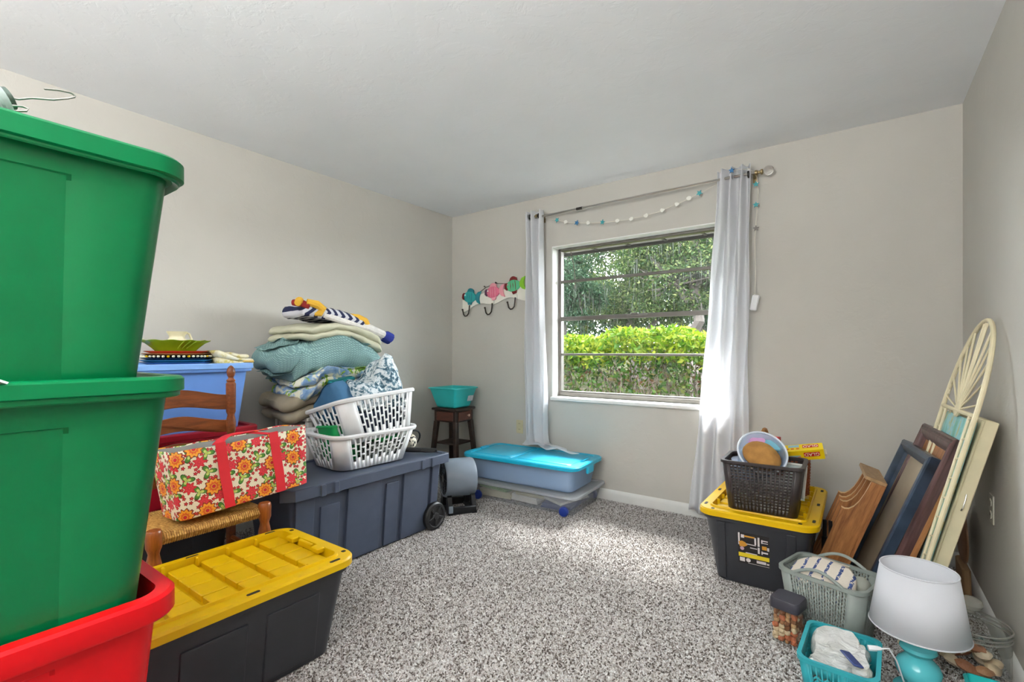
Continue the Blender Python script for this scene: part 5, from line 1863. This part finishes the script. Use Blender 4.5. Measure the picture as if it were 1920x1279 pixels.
t = NT('blue_black_lacquer')
v = t.coord()
M_bf = t.done(t.principled(t.ramp(t.noise(v, 7, 4), [(.3, S(40, 48, 58)), (.7, S(74, 92, 116))]), .3, None, Metallic=.35))
t = NT('mahogany_lacquer')
v = t.coord()
M_mf = t.done(t.principled(t.ramp(t.noise(t.mapping(v, (10, 1, 10)), 5, 4), [(.3, S(62, 40, 40)), (.7, S(112, 80, 78))]), .3, t.bump(t.noise(t.mapping(v, (60, 1, 60)), 5, 2), .15, .002), Metallic=.15))
M_pic = plain('tan_card_with_reflection', S(176, 158, 132), .18, 0, 50, .1, 5)  # tan card colour; also stands in for reflection in the blue black frame
M_gold = plain('gilt_slip', S(160, 132, 90), .4, metallic=.4)

bf = thing('picture_frame', 'blue black lacquered picture frame leaning behind the wooden organizer', 'picture frame', M=lean_M((-.012, 2.60), 8, 20.4, .455))
prof = [(0, -.034), (0, .0), (.006, .006), (.022, .008), (.040, -.002), (.052, -.012), (.056, -.034)]
frame_sides(bf, .455, .748, prof, M_bf)
MB().box((0, .374, -.028), (.345, .638, .004)).build('tan_panel', M_pic, bf, smooth=0)  # tan paints the reflection of the glass here
mf = thing('picture_frame', 'mahogany brown lacquered picture frame leaning behind the blue black one', 'picture frame', M=lean_M((.026, 2.50), 6.3, 19.6, .5))
prof = [(0, -.030), (0, -.004), (.008, .004), (.016, .0), (.026, .006), (.040, .002), (.060, -.012), (.066, -.020), (.068, -.030)]
frame_sides(mf, .5, .845, prof, M_mf)
MB().box((0, .42, -.026), (.37, .715, .004)).build('tan_panel', M_pic, mf, smooth=0)
M_pine = wood('orange_pine', S(134, 84, 44), S(186, 128, 76), 5, (12, 1, 12), .5, .1)
o = thing('wooden_board', 'orange pine board leaning between mahogany frame and dark panel', 'board', M=lean_M((.062, 2.50), 6.3, 18.6, .5))
MB().bbox((0, .385, -.012), (.49, .77, .024), .003).build('board', M_pine, o)
o = thing('shadow_panel', 'dark brown panel standing in for the shadow between pine board and cream arched screen', 'board', M=lean_M((.098, 2.53), 6.3, 17.0, .48))  # dark sheet put in for the shadowed gap between the leaning pieces
MB().bbox((0, .40, -.010), (.48, .80, .018), .003).build('panel', plain('shadow_brown', S(50, 40, 34), .7, .2, 60, .12), o)
for y_ in (.02, .78):
    MB().bbox((0, y_, .0015), (.46, .03, .006), .002).build('batten', plain('shadow_brown', S(50, 40, 34), .7), o)

# arched screen
M_crm = plain('cream_enamel', S(226, 214, 178), .5, .1, 70, .06)
SM = lean_M((.130, 2.40), 5.0, 13.6, .455)
sc = thing('arched_screen', 'cream metal arched screen with sunburst top and seascape panel leaning on wall', 'screen', M=SM)
SW, SH, AH = .455, .925, .375
m = MB()
pts = [(-SW / 2, 0, 0), (-SW / 2, SH * .5, 0), (-SW / 2, SH, 0)]
for i in range(1, 24):
    a = PI * i / 24
    pts.append((-SW / 2 * math.cos(a), SH + AH * math.sin(a), 0))
pts += [(SW / 2, SH, 0), (SW / 2, SH * .5, 0), (SW / 2, 0, 0)]
m.tube(pts, .0085, 9)
m.build('outer_hoop', M_crm, sc)
for s in (-1, 1):
    MB().tube([(s * (SW / 2 - .062), 0, 0), (s * (SW / 2 - .062), SH, 0)], .0055, 7).build('inner_stile', M_crm, sc)
    for k in range(12):
        y = .04 + k * (SH - .06) / 11
        MB().tube([(s * (SW / 2 - .062), y, 0), (s * (SW / 2 - .003), y + .018, 0)], .0035, 6).build('rung', M_crm, sc)
MB().tube([(-SW / 2, SH, 0), (SW / 2, SH, 0)], .008, 8).build('crossbar', M_crm, sc)
MB().tube([(-SW / 2, .015, 0), (SW / 2, .015, 0)], .008, 8).build('crossbar', M_crm, sc)
for k in range(13):
    a = PI * (k + .5) / 13
    if 5 <= k <= 7:
        a = PI * (.5 + (k - 6) * .035)
    e = (SW / 2 * .97 * math.cos(a), SH + AH * .97 * math.sin(a), 0)
    MB().tube([(.012 * math.cos(a), SH + .006, 0), e], .0038, 6).build('spoke', M_crm, sc)
for k in (4, 8):
    a = PI * (.5 + (k - 6) * .075)
    e = (SW / 2 * .97 * math.cos(a), SH + AH * .97 * math.sin(a), 0)
    MB().tube([(.012 * math.cos(a), SH + .006, 0), e], .0045, 6).build('spoke', M_crm, sc)
MB(Matrix.Translation((0, SH + .006, 0))).lathe([(.03, -.006), (.034, 0), (.03, .006)], 18).build('hub', M_crm, sc)
for s in (-1, 1):
    for k, (a_, ln) in enumerate(((.10, .05), (.26, .05), (.44, .05), (.62, .05))):
        ex, ey = SW / 2 * math.cos(a_), SH + AH * math.sin(a_)
        MB().tube([(s * ex, ey, 0), (s * (ex - .025), ey + .02, 0), (s * (ex - .022), ey + .034, 0), (s * (ex - .008), ey + .03, 0)], .004, 6).build('curl', M_crm, sc)
t = NT('seascape_paint')
v = t.coord()
y_s = t.n('ShaderNodeSeparateXYZ', {0: v}).outputs[1]
n1 = t.noise(t.mapping(v, (5, 2, 1)), 3.4, 5, .6, 1.0)
c1 = t.ramp(n1, [(.3, S(96, 176, 150)), (.45, S(128, 196, 196)), (.55, S(150, 206, 216)), (.62, S(198, 190, 120)), (.72, S(104, 150, 110))])
M_sea = t.done(t.principled(c1, .35))
MB().box((0, SH * .5, -.012), (SW - .03, SH - .04, .005)).build('seascape_panel', M_sea, sc, smooth=0, label='turquoise seascape painting')
# cream box behind it
cbx = thing('cream_panel', 'cream painted wooden panel box leaning on right wall behind the arched screen', 'panel', M=lean_M((.160, 2.47), 5.0, 14.2, .45))
MB().bbox((0, .455, -.022), (.45, .91, .042), .003).build('box', M_crm, cbx)
for s in (-1, 1):
    MB().bbox((s * .215, .455, .002), (.02, .90, .008), .002).build('edge_strip', M_crm, cbx)
MB().tube([(.227, .62, -.02), (.236, .60, -.02), (.238, .565, -.02), (.23, .555, -.02)], .0022, 6).build('ring_pull', M_steel, cbx)

# wooden organizer
M_acac = wood('acacia', S(112, 66, 34), S(184, 124, 70), 4, (10, 1, 10), .45, .1)
M_acpale = wood('pale_acacia', S(142, 108, 72), S(192, 156, 112), 5, (10, 1, 10), .5, .1)
M_edge = plain('raw_wood_edge', S(214, 176, 128), .6, .1, 60)
og = thing('wooden_organizer', 'acacia wood divided organizer tipped on end against the frames', 'organizer', M=lean_M((-.085, 2.72), 4, 19.5, .31))
MB().bbox((0, .28, .008), (.31, .56, .016), .002).build('base_board', M_acac, og)
MB().bbox((0, .567, .042), (.31, .016, .084), .002).build('end_board', M_acpale, og)
MB().bbox((0, .008, .067), (.31, .016, .102), .002).build('end_board', M_acac, og)
arc = [(.118, .395), (.104, .393), (.09, .40), (.076, .42), (.066, .45), (.06, .49), (.057, .53), (.056, .558)]
for x_ in (-.148, -.06, .02, .148):
    poly = [(.016, .016), (.118, .016)] + arc + [(.016, .558)]
    Mx = Matrix.Translation((x_, 0, 0)) @ Matrix(((0, 0, 1, 0), (0, 1, 0, 0), (1, 0, 0, 0), (0, 0, 0, 1)))
    dv_ = MB().prism(poly, .012, Mx).build('divider', M_acac, og, smooth=30)
    eb = MB()
    eb.loft([[(x_ + sx2 * .0062, y2 + dy2, z2 + .001) for sx2, dy2 in ((-1, -.002), (1, -.002), (1, .0025), (-1, .0025))] for z2, y2 in arc], True, True)
    eb.build('edge_band', M_edge, dv_)
# black folding stand behind the organizer
o = thing('black_stand', 'black folded metal stand between yellow lidded tote and wooden organizer', 'stand', (-.125, 2.83, 0))
for dx in (-.012, .012):
    MB().tube([(dx, 0, 0), (dx + .0, .02, .30)], .009, 8).build('rod', M_fanb, o)
MB().bbox((0, .012, .17), (.05, .03, .10), .006).build('hinge', M_fanb, o)
MB().tube([(-.02, -.012, .10), (-.022, -.02, .13), (-.01, -.02, .145)], .004, 6).build('hook', M_steel, o)

# bowl and crumpled paper bag behind the leaning things
M_kraft = plain('kraft_paper', S(150, 118, 84), .8, .2, 40, .1)
o = thing('wooden_platter', 'round brown wooden platter standing against wall behind cream panel', 'platter', (.405, 3.10, .0), (0, math.radians(-2), 0))
MB(Matrix.Translation((0, 0, .275)) @ Matrix.Rotation(PI / 2, 4, 'Y')).lathe([(.002, -.006), (.12, -.006), (.135, .002), (.135, .008), (.12, .006), (.002, .0)], 36).build('platter', plain('brown_turned_wood', S(146, 106, 76), .5, .1, 40, .12), o)
MB().bbox((.0, 0, .07), (.03, .20, .138), .006).build('stand', M_kraft, o)

# ------------------------------------------------------------------ grey knit-pattern basket with towels
M_gb_ = plain('sage_grey_plastic', S(146, 154, 148), .5, .1, 160, .06)
GB = (-.095, 2.33, 0)
GA = math.radians(-17)
gb = thing('knit_basket', 'grey green knit pattern plastic basket holding striped towels', 'basket', GB, (0, 0, GA))
def gz(x, y):
    return .026 * math.exp(-(x / .085) ** 4)
def gzf(side, t_, z):
    return z
sk = lambda side, c_, q: side % 2 == 0 and 4 <= c_ <= 15 and q >= 12
perf_shell(.25, .19, .305, .245, .245, .05, 20, 15, 15, (.015, .24), .5, .62, True, .0038, (.0, .0),
           ).build('wall', M_gb_, gb, smooth=30, solid=.005)
MB().loft([L3(rrect(.248, .188, .05, 5), 0), L3(rrect(.248, .188, .05, 5), .006)], True, True).build('base', M_gb_, gb)
rim_ring(.305, .245, .05, .236, .014, .012, 10).build('rim', M_gb_, gb)
for s in (-1, 1):
    pts = [(-.085 + .17 * i / 14, s * .124, .248 + .034 * math.sin(PI * i / 14)) for i in range(15)]
    MB().tube(pts, .0065, 8).build('handle', M_gb_, gb)
t = NT('blue_striped_towel')
v = t.coord()
sx_ = t.n('ShaderNodeSeparateXYZ', {0: v}).outputs[0]
fq = t.math('FRACT', t.math('ADD', t.math('MULTIPLY', sx_, 24), t.math('MULTIPLY', t.noise(v, 60, 2), .22)))
band = t.math('MULTIPLY', t.math('GREATER_THAN', fq, .38), t.math('LESS_THAN', fq, .62))
brk = t.math('GREATER_THAN', t.noise(v, 110, 2), .42)
M_towel = t.done(t.principled(t.mix(t.math('MULTIPLY', band, brk), S(228, 218, 204), S(70, 88, 140)), .95, t.bump(t.noise(v, 260, 3), .5, .003)))
M_cream2 = plain('cream_towel', S(222, 212, 196), .95, .6, 200, .06)
M_gball = plain('grey_wool', S(150, 152, 142), .95, .6, 160, .1)
def inb(name, label, cat, m, mat, p, rot=(0, 0, 0)):
    o = m.build(name, mat)
    o.matrix_world = Matrix.Translation(GB) @ Matrix.Rotation(GA, 4, 'Z') @ Matrix.Translation(p) @ Euler(rot).to_matrix().to_4x4()
    return tag(o, label, cat)
inb('folded_towel', 'plain cream towels filling the bottom of grey knit basket', 'towel', soft_slab(.20, .145, .16, 4, .04, 71, .006, .008), M_cream2, (0, 0, .009))
inb('striped_towel', 'cream towel with blue stripes lying in grey knit basket', 'towel',
    soft_slab(.225, .15, .07, 2, .05, 73, .008, .01, lambda x, y, z: (0, 0, .03 * math.exp(-(x / .09) ** 2) * (z / .07)), 9), M_towel, (-.01, -.03, .175), (.25, 0, .08))
inb('rolled_towel', 'rolled cream towel at the back of grey knit basket', 'towel',
    soft_slab(.16, .07, .065, 1, .033, 75, .006, .014, None, 12), M_cream2, (-.02, .055, .20), (-.2, 0, .05))
inb('yarn_ball', 'grey green yarn ball at right end of grey knit basket', 'yarn', MB().ball((0, 0, 0), .034, 16, 12), M_gball, (.10, .02, .222))

# jar of nuts with dark lid
jr = thing('nut_jar', 'clear square jar of shells with dark lid in front of grey basket', 'jar', (-.225, 2.165, 0), (0, 0, math.radians(-14)))
t = NT('thin_clear_jar')
fr = t.math('POWER', t.n('ShaderNodeLayerWeight', {'Blend': 0.5}).outputs['Facing'], 3.0)
M_jar = t.done(t.n('ShaderNodeMixShader', {0: t.math('ADD', t.math('MULTIPLY', fr, .8), .09), 1: t.n('ShaderNodeBsdfTransparent', {'Color': (.93, .95, .94, 1)}).outputs[0], 2: t.n('ShaderNodeBsdfGlossy', {'Roughness': .06}).outputs[0]}))
m = MB()
m.loft([L3(rrect(.085, .085, .018, 5), 0), L3(rrect(.092, .092, .02, 5), .006), L3(rrect(.095, .095, .02, 5), .14)], True, False)
m.build('glass', M_jar, jr)
M_jlid = plain('charcoal_lid_plastic', S(64, 62, 72), .45, .05, 140)
MB().loft([L3(rrect(.104, .104, .018, 5), .135), L3(rrect(.106, .106, .02, 5), .14), L3(rrect(.106, .106, .02, 5), .168), L3(rrect(.10, .10, .018, 5), .174)], True, True).build('lid', M_jlid, jr)
nut_m = [plain('nut_' + str(i), S(*c_), .6, .3, 80, .1) for i, c_ in enumerate(((182, 128, 84), (206, 160, 112), (150, 96, 60), (222, 196, 160), (196, 110, 70)))]
Mj = Matrix.Translation((-.225, 2.165, 0)) @ Matrix.Rotation(math.radians(-14), 4, 'Z')
nutmesh = []
for i in range(5):
    m = MB()
    m.ball((0, 0, 0), .0125, 9, 6, (1.0, .75 + .1 * i, .6 + .06 * i))
    for q in range(len(m.v)):
        m.v[q] = m.v[q] + noise.noise_vector(m.v[q] * 120 + Vector((i, 0, 0))) * .0022
    me_o = m.build('shell', nut_m[i])
    nutmesh.append(me_o.data)
    bpy.data.objects.remove(me_o)
SHELLS = 'mixed seashells kept in the square jar'
for lz in range(7):
    for ix in range(4):
        for iy in range(4):
            edge = ix in (0, 3) or iy in (0, 3) or lz == 6
            if not edge:
                continue
            k = random.randrange(5)
            o = bpy.data.objects.new('seashell', nutmesh[k])
            col.objects.link(o)
            p = Vector((-.032 + ix * .0213 + random.uniform(-.0015, .0015), -.032 + iy * .0213 + random.uniform(-.0015, .0015), .016 + lz * .0165 + random.uniform(-.003, .003)))
            o.matrix_world = Mj @ Matrix.Translation(p) @ Euler((random.uniform(0, 3), random.uniform(0, 3), random.uniform(0, 3))).to_matrix().to_4x4()
            tag(o, 'small brown and cream seashell inside the dark lidded square jar', 'seashell', SHELLS)

# ------------------------------------------------------------------ teal basket with plastic bags
M_tb = plain('teal_basket_plastic', S(44, 156, 166), .38, .05, 140, .04)
TBP = (-.05, 1.915, 0)
TA = math.radians(-3)
tbk = thing('teal_basket', 'teal herringbone plastic basket full of clear bags at lower right', 'basket', TBP, (0, 0, TA))
perf_shell(.165, .225, .205, .27, .155, .03, 9, 12, 8, (.012, .118), .74, .50, False, .005, (.02, .02),
           skip=lambda side, c_, q: (side % 2 == 0 and 3 <= c_ <= 5 and q in (5, 6)) or (side % 2 == 1 and 4 <= c_ <= 7 and q in (5, 6))).build('wall', M_tb, tbk, smooth=30, solid=.004)
MB().loft([L3(rrect(.163, .223, .03, 5), 0), L3(rrect(.163, .223, .03, 5), .005)], True, True).build('base', M_tb, tbk)
rim_ring(.205, .27, .034, .148, .012, .012, 6).build('rim', M_tb, tbk)
for s in (-1, 1):
    m = MB(Matrix.Translation((0, s * (-.1335), .092)) @ Matrix.Rotation(math.radians(90 - s * 0), 4, 'X'))
    m.loft([L3(rrect(.078, .03, .015, 6), -.006), L3(rrect(.078, .03, .015, 6), .006), L3(rrect(.062, .016, .008, 6), .006), L3(rrect(.062, .016, .008, 6), -.006), L3(rrect(.078, .03, .015, 6), -.006)])
    m.build('hand_hole', M_tb, tbk)
t = NT('crinkled_film')
v = t.coord()
nb = t.noise(v, 26, 4, .6, .6)
p_ = t.principled(t.ramp(t.noise(v, 9, 3), [(.35, S(206, 206, 200)), (.55, S(232, 232, 230)), (.7, S(226, 220, 200))]), .18, t.bump(nb, .8, .02))
M_film = t.done(t.n('ShaderNodeMixShader', {0: .84, 1: t.n('ShaderNodeBsdfTransparent').outputs[0], 2: p_.outputs[0]}))
def intb(name, label, cat, m, mat, p, rot=(0, 0, 0), smooth=35):
    o = m.build(name, mat, smooth=smooth)
    o.matrix_world = Matrix.Translation(TBP) @ Matrix.Rotation(TA, 4, 'Z') @ Matrix.Translation(p) @ Euler(rot).to_matrix().to_4x4()
    return tag(o, label, cat)
intb('cloth_packet', 'folded cream cloths at the bottom of the teal basket', 'cloth', soft_slab(.135, .19, .09, 3, .03, 81, .005, .008), M_cream2, (0, 0, .007))
intb('plastic_bag', 'crinkled clear bag of white items at back of teal basket', 'plastic bag', soft_slab(.145, .12, .055, 1, .035, 83, .014, .012, None, 14, .012), M_film, (-.012, .055, .108), (.25, 0, .1))
intb('plastic_bag', 'crinkled clear bag at front left of teal basket, blue card beside', 'plastic bag', soft_slab(.12, .10, .04, 1, .03, 85, .012, .012, None, 14, .012), M_film, (-.02, -.06, .103), (-.1, 0, -.2))
intb('plastic_bag', 'yellowish clear bag at the right side of teal basket', 'plastic bag', soft_slab(.05, .17, .05, 1, .02, 87, .012, .012, None, 16, .012), M_film, (.065, -.005, .105), (0, -.3, .1))
intb('blue_card', 'navy blue card packet slanting in front of teal basket', 'card', MB().bbox((0, 0, 0), (.03, .085, .006), .002), plain('navy_card', S(50, 66, 120), .4), (.035, -.06, .168), (-.05, .2, .5))

# ------------------------------------------------------------------ table lamp
M_lbase = plain('turquoise_lamp_gloss', S(92, 196, 204), .15, 0, 50, .03)
lp_ = thing('table_lamp', 'turquoise turned table lamp with white drum shade at lower right', 'lamp', (.160, 2.078, 0))
MB().lathe([(.06, 0), (.066, .004), (.066, .016), (.058, .024), (.04, .03), (.03, .036), (.034, .046), (.05, .056), (.06, .075), (.062, .09), (.054, .108), (.038, .124), (.03, .132), (.032, .138), (.044, .143), (.05, .152), (.047, .162), (.036, .168), (.03, .174), (.029, .20), (.029, .225), (.024, .232), (.012, .236)], 36).build('base', M_lbase, lp_)
t = NT('white_lamp_linen')
v = t.coord()
w = t.noise(t.mapping(v, (1, 1, .3)), 260, 2)
d = t.principled(S(236, 237, 242), .8, t.bump(w, .15, .001))
tl = t.n('ShaderNodeBsdfTranslucent', {'Color': S(230, 230, 234)})
M_shade = t.done(t.n('ShaderNodeMixShader', {0: .3, 1: d.outputs[0], 2: tl.outputs[0]}))
m = MB()
m.lathe([(.131, .222), (.101, .418)], 56, cap=False)
sh = m.build('shade', M_shade, lp_, solid=.002)
for R, z in ((.1315, .2225), (.1015, .4175)):
    MB().tube([(R * math.cos(2 * PI * i / 56), R * math.sin(2 * PI * i / 56), z) for i in range(56)], .0025, 6, closed=True).build('rim_trim', M_shade, sh)
m = MB()
m.tube([(0, 0, .236), (0, 0, .34)], .0035, 8)
for k in range(3):
    a = 2 * PI * k / 3 + .5
    m.tube([(0, 0, .34), (.108 * math.cos(a), .108 * math.sin(a), .36)], .0013, 6)
m.build('harp', M_silver, lp_)
# power cord
o = thing('lamp_cord', 'white lamp cord with plug running from teal basket to lamp', 'cord', (.06, 2.06, 0))
MB().tube([(.0, -.08, .165), (.02, -.075, .17), (.04, -.06, .13), (.06, -.02, .05), (.075, .0, .012), (.095, .04, .008), (.15, .07, .008), (.20, .02, .010), (.28, .0, .10), (.33, -.02, .108)], .0026, 6).build('cable', M_white_plastic, o)
MB().tube([(-.035, -.09, .160), (-.01, -.083, .163), (.0, -.08, .165)], [.009, .009, .005], 8).build('plug', M_white_plastic, o)

# apothecary jar with shells
ap = thing('glass_canister', 'lidded glass canister of large shells beside the lamp', 'canister', (.325, 2.355, 0))
MB().lathe([(.06, 0), (.098, .004), (.104, .02), (.106, .13), (.104, .15), (.108, .155), (.108, .162), (.102, .162)], 44, cap=False).build('glass_bowl', M_jar, ap)
MB().lathe([(.104, .001), (.002, .001)], 30, cap=False).build('glass_foot', M_jar, ap)
t = NT('solid_clear_glass')
M_knob = clearplastic('frosty_glass', S(206, 204, 196), .45)
M_sglass = t.done(t.principled((.96, .98, .97, 1), .03, None, Transmission_Weight=1.0, IOR=1.45))
lidg = MB().lathe([(.110, .163), (.110, .169), (.098, .172), (.092, .178), (.06, .196), (.02, .205), (.012, .208)], 44, cap=False).build('glass_lid', M_jar, ap)
MB().lathe([(.008, .204), (.012, .208), (.014, .214), (.028, .222), (.034, .236), (.03, .25), (.016, .258), (.002, .26)], 24).build('knob', M_knob, lidg)
for z in (.172, .158, .145):
    MB().tube([(.1065 * math.cos(2 * PI * i / 48), .1065 * math.sin(2 * PI * i / 48), z) for i in range(48)], .0028, 6, closed=True).build('glass_ring', M_knob, ap)
sh_mats = [plain('big_shell_' + str(i), S(*c_), .5, .2, 60, .1) for i, c_ in enumerate(((222, 196, 160), (236, 214, 186), (186, 120, 84), (204, 150, 110)))]
names = ['pale fan shell', 'cream clam shell', 'brown conch shell', 'peach whelk shell']
for k in range(14):
    a = 2 * PI * k / 9 + .4
    R = .062 if k < 9 else .03
    z = .03 if k < 9 else .066
    i = k % 4
    m = MB()
    L_ = []
    for j in range(9):
        u = j / 8
        ln = .036 * (1.25 if i == 2 else 1)
        r_ = max(.001, math.sin(PI * u ** .6) * .022)
        L_.append([(r_ * math.cos(2 * PI * q / 16) * (1 + .12 * math.cos(6 * 2 * PI * q / 16)), (u - .5) * 2 * ln, r_ * .7 * math.sin(2 * PI * q / 16) * (1 + .12 * math.cos(6 * 2 * PI * q / 16))) for q in range(16)])
    m.loft(L_, True, True)
    o = m.build('seashell', sh_mats[i])
    o.matrix_world = Matrix.Translation((.325 + R * math.cos(a), 2.355 + R * math.sin(a), z)) @ Euler((random.uniform(-.5, .5), random.uniform(-.5, .5), a + random.uniform(-.6, .6))).to_matrix().to_4x4()
    tag(o, 'large peach and cream shell piled in the lidded glass canister', 'seashell', 'shells in the glass canister')

# turquoise tray at the very corner
ty = thing('turquoise_tray', 'small turquoise plastic tray in the lower right corner', 'tray', (.345, 2.02, 0))
tub(.135, .20, .10, .012, .012, .004, .005, .008, 4).build('shell', M_turqbin, ty)
